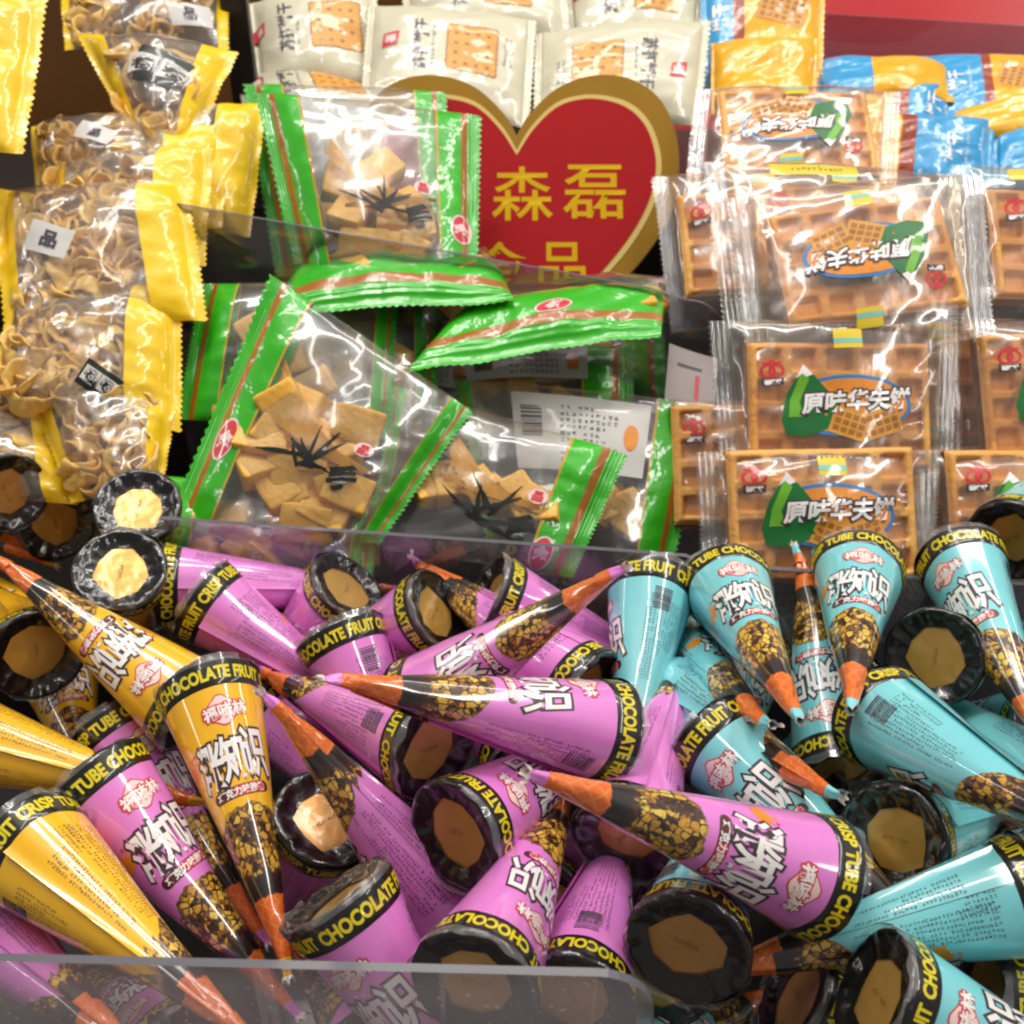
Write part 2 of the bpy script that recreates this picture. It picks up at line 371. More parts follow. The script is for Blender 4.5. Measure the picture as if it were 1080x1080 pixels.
# colour, base pixel, turn of the print, label, distance of the base, direction base to tip
CONES = [
    ('p', 862, 925, 15, 'large pink cone lying across the front, wide rim on its right over a teal cone', 35.7, -0.833, -0.114, 0.542),
    ('y', 220, 724, 8, 'upright yellow cone, tip down, front lettering and nut print in full view', 42.78, 0.381, -0.845, -0.375),
    ('c', 922, 1048, 10, 'teal cone at the lower right with dark rim leaning left and diamond emblem showing', 32.87, 0.896, -0.179, -0.406),
    ('y', 30, 892, 165, 'yellow cone with plain back and long seam flap, by the front acrylic plate', 37.62, 0.797, -0.603, -0.038),
    ('p', 500, 1040, -35, "pink cone with tan disc cut by the front plate's edge, lettering upside down", 32.42, 0.307, 0.923, -0.233),
    ('p', 100, 818, 25, 'long pink cone beside the upright yellow one, its orange tip reaching the front plate', 40.58, 0.693, -0.538, -0.479),
    ('p', 645, 772, -70, 'pink cone lying level in mid pile, tip pointing left, white streak along it', 40.97, -0.87, -0.224, 0.439),
    ('p', 457, 790, -120, 'pink cone with brown disc facing right, small print on its side, centre left of pile', 40.79, -0.73, 0.646, -0.224),
    ('p', 480, 880, 0, "pink cone whose big tan disc faces out under the front pink cone's tip", 37.77, 0.619, 0.749, -0.235),
    ('c', 725, 1000, -70, 'teal cone facing out with a stamped tan disc, under the large pink cone', 34.48, 0.327, 0.914, -0.241),
    ('c', 1090, 942, 125, 'teal cone showing its block of small print, pointing left beside the bottom right rim', 35.78, -0.965, -0.106, -0.238),
    ('p', 355, 945, -40, 'pink cone with black crumpled end upward, half behind the front acrylic plate', 35.56, 0.543, -0.46, -0.703),
    ('c', 746, 776, -25, 'teal cone with big white lettering rising behind the large front pink cone', 42.93, 0.592, -0.8, -0.099),
    ('c', 926, 755, -110, 'teal cone with small print sloping down to the right edge, rim below the waffle packs', 41.98, 0.284, -0.885, 0.37),
    ('c', 905, 602, 5, 'teal cone standing upright, tip down, centred under the waffle stack', 48.89, -0.296, -0.944, 0.144),
    ('c', 1012, 592, -30, 'teal cone with glossy white streak beside the right edge, tip down', 49.8, -0.034, -0.998, -0.056),
    ('c', 766, 618, 25, 'teal cone tilted with tip down right, emblem and nuts showing, by the dark bin corner', 48.58, 0.042, -0.975, 0.216),
    ('p', 442, 742, 0, 'pink cone pointing up right with upside down lettering and nut print towards a teal rim', 45.7, 0.697, -0.122, 0.707),
    ('c', 688, 614, -100, 'teal cone upright with column of small print, next to the acrylic corner', 49.14, -0.191, -0.931, -0.313),
    ('p', 213, 632, 150, 'pink cone showing its plain back with a long white streak, below two bright discs', 49.6, 0.836, -0.337, -0.432),
    ('p', 358, 668, -90, 'pink cone with tip down and yellow rim lettering, under a cone with brown disc', 47.94, 0.435, -0.696, -0.571),
    ('p', 368, 620, 45, 'pink cone with narrow brown disc facing right, right behind a rim lettered cone', 50.29, -0.646, -0.002, -0.764),
    ('c', 942, 886, 180, 'teal cone with tan disc facing out beside the band of the large pink cone', 38.4, 0.717, 0.536, -0.446),
    ('y', 126, 601, 180, 'cone with brightest pale disc, lower of the two glowing ends', 48.23, -0.152, 0.435, -0.887),
    ('y', 205, 748, 0, 'yellow cone lying behind the upright yellow one, lettered, orange tip at left edge', 45.25, -0.814, 0.433, 0.387),
    ('p', 480, 965, 120, 'long pink cone with orange tip slanting down right beneath a tan disc cone', 40.88, -0.553, 0.173, 0.815),
    ('p', 605, 1058, -110, 'pink cone with block of small print between two upturned rims behind front plate corner', 34.93, 0.263, 0.945, -0.195),
    ('p', 118, 765, 25, 'pink cone half hidden behind the upright yellow cone, nut print beside it', 46.86, 0.648, -0.63, -0.429),
    ('y', 40, 690, 180, 'yellow cone end on, brown disc in a wide black rim at the left edge', 46.82, -0.585, 0.778, -0.229),
    ('y', 145, 534, 180, 'cone with pale disc under the yellow bags, upper of the two glowing ends', 51.82, -0.143, 0.461, -0.876),
    ('p', 515, 628, 180, 'pink cone with black end facing left below the acrylic divider', 49.31, 0.887, -0.013, -0.462),
    ('p', 462, 645, 50, 'pink cone with dark end facing right, small, amid crossing tips', 48.63, -0.794, 0.156, -0.588),
    ('c', 985, 692, 100, 'teal cone end on with gold disc between two upright teal cones', 45.52, 0.513, 0.658, -0.551),
    ('c', 1066, 570, 180, 'cone with kraft disc facing left against the lowest waffle pack at right edge', 50.5, 0.607, 0.794, -0.019),
    ('c', 880, 722, 180, 'teal cone, dark hollow rim upward, behind the upright teal cone', 45.83, 0.266, 0.137, -0.954),
    ('c', 838, 1050, 0, 'teal cone with dark end at the bottom edge, partly covered by its neighbour', 37.0, 0.84, -0.234, -0.489),
    ('c', 1034, 1040, 30, 'teal cone at bottom right corner, red diamond emblem cut by the frame', 37.05, 0.991, -0.022, -0.129),
    ('y', -70, 770, 180, 'yellow cone running in from the left edge, plain back side', 43.63, 0.968, -0.206, -0.146),
    ('p', 345, 862, 180, 'pink cone with dark brown disc sunk behind the upright yellow tip', 40.75, -0.387, 0.13, -0.913),
    ('p', 690, 1035, 0, 'pink cone squeezed between small print cone and teal disc cone', 38.75, 0.247, 0.943, -0.224),
    ('p', 660, 885, 180, 'pink cone steeply upright, brown tip beside the teal small print cone', 39.27, 0.322, 0.947, 0.004),
    ('p', 168, 618, 180, 'pink cone lying flat along the acrylic divider, behind plain backed pink cone', 50.74, 0.978, 0.158, -0.138),
    ('c', 888, 815, 0, 'teal cone with orange tip pointing straight up against the dark bin wall', 44.07, 0.003, 0.948, 0.319),
    ('c', 720, 690, 100, 'teal cone in shade with pale frayed tip, below tilted teal cone', 50.92, 0.12, -0.883, 0.453),
    ('c', 1010, 910, 60, 'teal cone with orange tip poking left, below the hanging teal tip', 46.44, -0.367, 0.929, -0.043),
    ('c', 1135, 850, 180, 'teal cone with slim orange tip crossing below a gold disc', 40.94, -0.31, 0.929, -0.204),
    ('c', 700, 730, 180, 'teal cone with thin golden tip showing past the big lettered teal cone', 47.81, 0.405, -0.847, 0.344),
    ('p', 620, 730, 90, 'pink cone with orange tip pointing up left at the divider', 45.87, -0.7, 0.707, 0.097),
    ('p', 560, 800, 180, 'pink cone with orange tip between two dark discs', 44.78, -0.539, 0.842, -0.025),
    ('p', 450, 1200, 60, 'pink cone with pink and orange tip beside the long pink one at front plate', 36.93, -0.574, 0.803, -0.162),
    ('y', -150, 500, 180, 'cone with thin golden tip and white frayed end at the left edge', 58.18, 0.906, -0.206, -0.369),
    ('y', 8, 520, 180, 'cone with dark brown disc in shade below the yellow bags at left edge', 54.7, -0.649, 0.738, -0.184),
    ('y', 60, 552, 180, 'cone with shadowed disc deep below the yellow bags', 57.82, -0.572, 0.791, -0.215),
    ('p', -40, 960, 180, 'pink cone under the plain backed yellow cone in bottom left corner', 39.81, 0.771, -0.601, 0.209),
    ('p', 590, 700, 0, 'pink cone in shade under the pink cone that points up right', 52.36, 0.753, 0.152, -0.64),
    ('c', 1110, 770, 0, 'teal cone in shade at right edge with nut print', 45.57, -0.2, 0.73, -0.653),
    ('c', 990, 1010, 0, 'teal cone buried behind the large pink rim, nuts glinting', 39.91, -0.156, 0.911, -0.381),
    ('c', 1120, 960, 0, 'teal cone buried below the right edge cones, lettering dim', 38.24, 0.144, 0.864, -0.482),
    ('c', 845, 840, 0, 'teal cone deep in a gap below the hanging tips', 45.41, 0.382, 0.874, -0.3),
    ('p', 570, 960, 180, 'pink cone deep between two tan disc cones', 40.81, 0.295, 0.86, -0.417),
    ('p', 640, 690, 180, 'pink cone deep below the upright small print teal cone', 51.41, 0.574, 0.202, -0.794),
    ('y', 60, 700, 0, 'yellow cone deep at left below the brown disc', 54.3, 0.463, -0.88, 0.102),
    ('p', 300, 760, 180, 'pink cone deep in the gap behind upright yellow cone', 50.48, 0.534, -0.821, 0.202),
    ('y', -30, 640, 0, 'yellow cone strip at left edge above the brown disc', 57.58, 0.815, -0.499, 0.294),
    ('p', 200, 1120, 0, 'pink cone low behind the front acrylic plate on the left', 35.24, -0.674, 0.614, -0.412),
    ('c', 640, 1150, 0, 'teal cone low at the bottom edge by rounded plate corner', 37.26, 0.677, 0.61, -0.411),
    ('p', 400, 1130, 0, 'pink cone low behind the front acrylic plate in the middle', 35.5, 0.438, 0.643, -0.628),
    ('c', 790, 690, 0, 'teal cone deep between upright teal cones', 52.93, -0.292, -0.95, 0.114),
    ('c', 960, 1130, 0, 'teal cone low along the bottom edge at right', 39.54, -0.264, 0.619, -0.739),
    ('c', 1000, 650, 0, 'teal cone deep behind gold disc at right', 52.88, 0.855, 0.122, -0.505)
]

# ---------------------------------------------------------------- cone candies
LC = 11.6
def rcone(z): return 2.02 - .169 * z
def dent(p, sd):
    n = noise.noise(Vector((p.x * .5 + sd * 7.3, p.y * .5, p.z * .09)))
    n2 = noise.noise(Vector((p.x * 1.3, p.y * 1.3 + sd * 3.1, p.z * .16)))
    r = math.hypot(p.x, p.y)
    k = min(1., r / .8)
    d = (n * .13 + n2 * .045) * k
    return Vector((p.x * (1 + d / max(r, .3)), p.y * (1 + d / max(r, .3)), p.z))
def cpt(th, z, off, sd):
    r = rcone(z) + off
    if z > 7.6:
        q = min(1., (z - 7.6) / 2.6); q = q * q
        r *= 1 + q * (.11 * math.sin(3 * th + 1.3 * z + sd * 2.1) + .07 * math.sin(5 * th - 2.2 * z + sd)) - .10 * q
    return dent(Vector((r * math.cos(th), r * math.sin(th), z)), sd)

TXT = '涨知识'
def small_print(rng, w, h, row, cell):
    """blocks of tiny strokes, too small to read, as on the back of a packet"""
    out = []
    y = h / 2
    while y > -h / 2:
        ln = w * rng.uniform(.55, 1.) if rng.random() < .4 else w
        x = -w / 2
        while x < -w / 2 + ln:
            if rng.random() < .93:
                c = cell * rng.uniform(.75, 1.)
                for k in range(3):
                    if rng.random() < .5: out.append(rect(c * rng.uniform(.4, .9), row * .12, x + c / 2, y - row * (.12 + .28 * k)))
                    else: out.append(rect(c * .14, row * rng.uniform(.3, .65), x + c * rng.uniform(.15, .85), y - row * .38))
            x += cell
        y -= row * 1.25
    return join(*out)

cone_mesh = {}
def build_cone_meshes():
    rng = random.Random(5)
    for sd in (0, 1, 2):
        for c in 'pcy':
            bm = bmesh.new(); uvl = bm.loops.layers.uv.new('uv')
            nz, nt = 44, 64
            z0, z1 = .98, 10.35
            zf = lambda j: z0 + (z1 - z0) * j / nz
            grid(bm, nt, nz, lambda i, j: cpt(-PI + 2 * PI * i / nt, zf(j), 0., sd), 0, lambda i, j: (-1 + 2 * i / nt, zf(j)), uvl, wrap=True)
            # seam flap down the back
            a0, a1, n = math.radians(138), math.radians(183), 10
            lift = lambda i: .035 + (.10 * ((i / n - .75) / .25) ** 2 if i / n > .75 else 0) * (1.4 if sd else .7)
            grid(bm, n, nz, lambda i, j: cpt(a0 + (a1 - a0) * i / n, zf(j), lift(i) * (.3 + .7 * min(1, (nz - j) / 8)), sd), 0,
                 lambda i, j: ((a0 + (a1 - a0) * i / n) / PI - (.12 if i / n > .5 else 0), zf(j) + .35), uvl)
            wrapf = lambda zc, off: (lambda x, y: cpt(-x / rcone(zc - y), zc - y, off, sd))
            def put(sh, zc, off, mi, cut=.14): decal(bm, sh, wrapf(zc, off), mi, cut)
            # name in big outlined characters, stepping up to the right like the packet
            ch = [glyphs(q, 1.6 if q != '识' else 1.75, .05, .58) for q in TXT]
            cb = [glyphs(q, 1.6 if q != '识' else 1.75, .16, .58) for q in TXT]
            for k, (dx, dy) in enumerate(((-.9, -.12), (-.02, -.02), (.9, .1))):
                put(xf(cb[k], dx, dy), 3.72, .012, 2); put(xf(ch[k], dx, dy), 3.72, .024, 1)
            # diamond emblem
            rh = poly([(-.8, .06), (-.8, -.06), (-.1, -.6), (.1, -.6), (.8, -.06), (.8, .06), (.1, .6), (-.1, .6)])
            put(xf(rh, 0, 0, .06), 1.95, .010, 4); put(xf((([(x * .92, y * .9) for x, y in rh[0]]), rh[1]), 0, 0, .06), 1.95, .018, 5)
            put(xf(glyphs('福味林', .5, .07, 1.02), .1, -.02, .06), 1.95, .026, 4); put(xf(glyphs('福味林', .5, .015, 1.02), .1, -.02, .06), 1.95, .034, 1)
            # line under the name
            pill = join(rect(1.9, .42), ellipse(.21, .21, -.95, 0, 14), ellipse(.21, .21, .95, 0, 14))
            put(xf(pill, 0, 0, .05), 4.95, .010, 7)
            put(xf(rect(1.25, .36, .32, 0), 0, 0, .05), 4.95, .017, 4)
            put(xf(glyphs('巧克力味脆筒', .31, .012, .98), 0, 0, .05), 4.95, .026, 1)
            # orange splash left of the name
            pts = []
            for k in range(22):
                a = 2 * PI * k / 22; r = .34 + (.22 * rng.random() if k % 2 else -.05 * rng.random())
                pts.append((r * math.cos(a) * 1.1, r * math.sin(a) * .8))
            put(xf(poly(pts), -1.75, .1, .3), 3.7, .008, 6)
            for k in range(4): put(xf(ellipse(.05, .08, -1.9 + .16 * k, .55 + .1 * rng.random(), 8), 0, 0), 3.7, .008, 4 if k == 2 else 6)
            # small print on the back: lines run along the cone
            for (th, zc, w, h) in ((PI * .60, 3.9, 4.4, .85), (PI * .73, 2.2, 1.2, .7), (-PI * .62, 3.6, 3.8, .8), (-PI * .80, 3.0, 2.2, .55), (PI * .86, 4.2, 3.6, .5)):
                sp = small_print(rng, w, h, .125, .13)
                decal(bm, sp, (lambda th, zc: lambda x, y: cpt(th + y / rcone(zc), zc + x, .012 + (.045 if th > PI * .77 else 0), sd))(th, zc), 3, .2)
            bars = join(*[rect(.05 + .06 * rng.random(), .7, -.6 + k * .13, 0) for k in range(10)])
            decal(bm, bars, lambda x, y: cpt(-PI * .66 + y / 1.5, 1.9 + x * .8, .012, sd), 3, .2)
            me = finish(bm, 'sleeve', ['sleeve_' + c, 'white_ink', 'dark_ink', 'grey_ink', 'red_ink', 'pale_pink_ink', 'orange_ink', 'choc_ink'])
            cone_mesh[c, sd, 'sleeve'] = me.data; bpy.data.objects.remove(me)
            # twisted tip
            bm = bmesh.new(); n = 14; nt = 20
            def tip(i, j):
                f = j / n; z = 10.25 + (LC - 10.25) * f
                r = (.235 * (1 - f) ** .8 + .075) if f < .74 else .10 + .17 * ((f - .74) / .26)
                a = 2 * PI * i / nt
                fl = 1 + (.35 * f) * math.sin(3 * a + 5 * f + sd)
                sq = 1 - .45 * max(0, f - .5) * 2
                tw = 2.4 * f
                x, y = r * fl * math.cos(a), r * fl * math.sin(a) * sq
                b = .18 * f * f
                return (x * math.cos(tw) - y * math.sin(tw) + b * math.cos(sd * 2.), x * math.sin(tw) + y * math.cos(tw) + b * math.sin(sd * 2.), z + (.12 * math.sin(5 * a + sd) if j == n else 0))
            vs = grid(bm, nt, n, tip, 0, wrap=True)
            for f in bm.faces:
                z = f.calc_center_median().z; f.material_index = 0 if z < 10.95 + .12 * math.sin(f.index) else (1 if z < 11.45 else 2)
            me = finish(bm, 'twisted_tip', ['wafer', 'tip_' + c, 'pale_end']); cone_mesh[c, sd, 'twisted_tip'] = me.data; bpy.data.objects.remove(me)
        # rim band with yellow lettering
        bm = bmesh.new()
        zb = (.03, .10, .3, .5, .75, .96, 1.0)
        grid(bm, 64, 6, lambda i, j: cpt(-PI + 2 * PI * i / 64, zb[j], .03 if 0 < j < 6 else (.0 if j else .02), sd), 0, wrap=True)
        word = glyphs('CHOCOLATE FRUIT CRISP TUBE CHOCOLATE FRUIT', .46, .028, 1.)
        w = max(p[0] for p in word[0]) - min(p[0] for p in word[0])
        k = 12.0 / w
        word = ([(x * k, y) for x, y in word[0]], word[1])
        ph = 1.1 * sd + .9
        decal(bm, word, lambda x, y: cpt(-x / 1.94 + ph, .52 - y, .042, sd), 1, .2)
        me = finish(bm, 'rim_band', ['black', 'yellow_ink']); cone_mesh[sd, 'rim_band'] = me.data; bpy.data.objects.remove(me)
        # folded black end
        bm = bmesh.new(); r2 = random.Random(11 + sd)
        na = 96; ph_ = [r2.uniform(0, 6.28) for _ in range(4)]
        prof = ((2.03, .06), (2.01, -.04), (1.93, -.12), (1.80, -.11), (1.62, .0), (1.4, .12), (1.22, .16))
        octo = [1.0 + r2.uniform(-.16, .13) for _ in range(11)]
        def fold(i, j):
            a = 2 * PI * i / na; r, z = prof[j]
            f = j / 6
            ca, sa = math.cos(a), math.sin(a)
            pl = 1.5 * noise.noise(Vector((ca * 3.2 + sd * 9, sa * 3.2, .25 * j))) + .8 * noise.noise(Vector((ca * 7 + sd * 5, sa * 7, .4 * j))) + .25 * math.sin(13 * a + ph_[0] + .3 * j)
            if j == 6:
                q = a / (2 * PI) * 9; k = int(q) % 9; fr = q - int(q)
                r = 1.26 * (octo[k] * (1 - fr) + octo[(k + 1) % 9] * fr) * math.cos(PI / 9) / math.cos((fr - .5) * 2 * PI / 9)
            z += pl * .075 * math.sin(PI * min(1, f * 1.05)) ; r += pl * .035 * (1 if 1 < j < 6 else .3)
            return (r * math.cos(a), r * math.sin(a), z)
        grid(bm, na, 6, fold, 0, wrap=True)
        me = finish(bm, 'crimped_end', ['blackfold']); cone_mesh[sd, 'crimped_end'] = me.data; bpy.data.objects.remove(me)
        bm = bmesh.new()
        nr = 6
        grid(bm, 40, nr, lambda i, j: ((1.62 * j / nr + .001) * math.cos(2 * PI * i / 40), (1.62 * j / nr + .001) * math.sin(2 * PI * i / 40),
             .21 + .035 * noise.noise(Vector((1.2 * j / nr * math.cos(2 * PI * i / 40), 1.2 * j / nr * math.sin(2 * PI * i / 40), 4. + sd * 5)))), 0, wrap=True)
        st = small_print(random.Random(3 + sd), .95, .2, .22, .14)
        decal(bm, xf(st, 0, 0, .5), lambda x, y: (x, y, .165), 1, .3)
        me = finish(bm, 'end_disc', ['card', 'stamp']); cone_mesh[sd, 'end_disc'] = me.data; bpy.data.objects.remove(me)
        # ragged clear film standing off the rim
        bm = bmesh.new(); n = 70; a0 = r2.uniform(0, 6.28)
        grid(bm, n, 2, lambda i, j: cpt(a0 + 4.4 * i / n, .06, .045 + .07 * j * noise.noise(Vector((i * .22, sd, 3.))), sd) + Vector((0, 0, -.15 * j - (.22 * noise.noise(Vector((i * .2, j, sd))) if j == 2 else 0))))
        me = finish(bm, 'film_edge', ['film_crisp']); cone_mesh[sd, 'film_edge'] = me.data; bpy.data.objects.remove(me)
build_cone_meshes()

COLNAME = {'p': 'pink', 'c': 'teal', 'y': 'yellow'}
def put_cone(k, c, bx, by, rho, label, d, vx, vy, vz):
    b = W(bx, by, d); zax = Vector((vx, vy, vz)).normalized()
    cam = Vector((0, 0, CAMH))
    tc = cam - (b + zax * 5); tc -= zax * tc.dot(zax); tc.normalize()
    x = Matrix.Rotation(-math.radians(rho), 3, zax) @ tc
    y = zax.cross(x)
    m = Matrix((x, y, zax)).transposed().to_4x4(); m.translation = b * S
    sd = (k * 7 + k // 3) % 3
    root = thing('cone_candy', label, 'cone candy', None, COLNAME[c] + ' wrapped chocolate cone candies heaped in the front bin', m)
    link(cone_mesh[c, sd, 'sleeve'], 'sleeve', root)
    link(cone_mesh[c, sd, 'twisted_tip'], 'twisted_tip', root)
    for p in ('rim_band', 'crimped_end', 'end_disc', 'film_edge'): link(cone_mesh[sd, p], p, root)
for k, row in enumerate(CONES): put_cone(k, *row)

# ---------------------------------------------------------------- pillow packs
class Pack:
    """a filled bag between two flat seals: A,B,C,D = first seal top, second seal top, second seal bottom, first seal bottom"""
    def __init__(s, pts, T, e=.06, sd=0, wr=.08, bend=0., pw=.6, ve=3.0):
        s.c = [W(*p) for p in pts]; s.T = T; s.e = e; s.sd = sd; s.wr = wr; s.bend = bend; s.pw = pw; s.ve = ve
        A, B, C, D = s.c
        s.o = (A + B + C + D) / 4
        s.ux = ((B - A) + (C - D)).normalized()
        n = s.ux.cross((A - D) + (B - C)).normalized()
        if n.dot(Vector((0, 0, CAMH)) - s.o) < 0: n = -n
        s.n = n; s.vy = ((A - D) + (B - C)).normalized()
        s.w = ((B - A).length + (C - D).length) / 2; s.h = ((A - D).length + (B - C).length) / 2
    def flat(s, u, v):
        A, B, C, D = s.c
        return (A * (1 - v) + D * v) * (1 - u) + (B * (1 - v) + C * v) * u
    def P(s, u, v, side=1, off=0.):
        p = s.flat(u, v)
        q = min(max((u - s.e) / (1 - 2 * s.e), 0), 1)
        a = max(0., math.sin(PI * q)) ** s.pw
        vv = min(1, abs(2 * v - 1)); b = max(0., 1 - vv ** s.ve) ** .6
        h = s.T / 2 * a * b
        sx = s.sd * 5.17
        ed = min(u, 1 - u)
        cre = math.exp(-ed / .16) * noise.noise(Vector((u * 3 + sx, v * 13, side * 2. + sx)))
        big = noise.noise(Vector((u * 3.2 + sx, v * 3.2, side * 3.)))
        mid = noise.noise(Vector((u * 8 + v * 5 + sx, v * 8, side * 5.))) 
        w = s.wr * (1.5 * cre + 1.6 * big + .8 * mid)
        k = 1 if ed > s.e else .6
        common = s.wr * 1.8 * noise.noise(Vector((u * 2.3 + sx, v * 2.3, 9.))) - s.bend * (2 * u - 1) ** 2
        if ed <= s.e: h = 0; w2 = s.wr * 1.2 * noise.noise(Vector((u * 5, v * 6 + sx, 1.)))
        else:
            w2 = w * side * min(1, (ed - s.e) / .08) + s.wr * 1.2 * noise.noise(Vector((u * 5, v * 6 + sx, 1.))) * max(0, 1 - (ed - s.e) / .08)
            w2 = w2 * (b if b > .25 else .25) if side < 0 else w2
        return p + s.n * (side * (h + off + .012) + w2 + common) - s.o
    def sheet(s, bm, u0, u1, nu, nv, mi=0, uvl=None, uvfn=None, saw=None, ridge=0.):
        for side in (1, -1):
            def fn(i, j):
                u = u0 + (u1 - u0) * i / nu; v = j / nv
                uu = u
                if saw is not None and ((i == 0 and saw == 0) or (i == nu and saw == 1)): uu = u + (.007 if j % 2 else -.007)
                p = s.P(uu, v, side)
                if ridge: p = p + s.n * ridge * math.sin(u * s.w * 2 * PI / .28)
                return p
            grid(bm, nu, nv, fn, mi, uvfn and (lambda i, j: uvfn(u0 + (u1 - u0) * i / nu, j / nv)), uvl)
    def map(s, off=.03, side=1):
        return lambda x, y: s.P(.5 + x / s.w, .5 - y / s.h, side, off)
    def inside(s, u, v, off=0.):
        q = min(max((u - s.e) / (1 - 2 * s.e), 0), 1)
        return s.flat(u, v) + s.n * off - s.o
    def frame(s, spin=0., tilt=0., tilt2=0.):
        m = Matrix((s.ux, s.n.cross(s.ux), s.n)).transposed()
        return m @ Matrix.Rotation(spin, 3, 'Z') @ Matrix.Rotation(tilt, 3, 'X') @ Matrix.Rotation(tilt2, 3, 'Y')
    def child(s, me, name, root, pos, rot, sc=1.):
        o = link(me, name, root); m = (rot @ Matrix.Scale(sc, 3) if not isinstance(sc, tuple) else rot @ Matrix.Diagonal(sc)).to_4x4(); m.translation = pos * S
        o.matrix_local = m; return o

def tmp_mesh(bm, name, mats):
    o = finish(bm, name, mats); me = o.data; bpy.data.objects.remove(o); return me

bm = bmesh.new(); box(bm, (-1.4, -1.0, -.72), (1.4, 1.0, .72), 0, .25)
bmesh.ops.subdivide_edges(bm, edges=bm.edges[:], cuts=2, use_grid_fill=True)
for v in bm.verts: v.co += Vector((1, 1, 1)) * .12 * noise.noise(v.co * 1.1)
TOFU = tmp_mesh(bm, 'tofu_block', ['tofu'])
bm = bmesh.new()
grid(bm, 12, 3, lambda i, j: ((i / 12 - .5) * 5.5, (j / 3 - .5) * (.55 * math.sin(PI * (i + .6) / 13.) + .06), .35 * math.sin(i / 12 * 2.6) + .05 * j), 0)
STRIP = tmp_mesh(bm, 'snack_strip', ['strip'])

def barcode(rng, w, h):
    out = []; x = -w / 2
    while x < w / 2:
        b = rng.choice((.04, .06, .1)); out.append(rect(b, h, x + b / 2, 0)); x += b + rng.choice((.04, .07, .11))
    return join(*out)

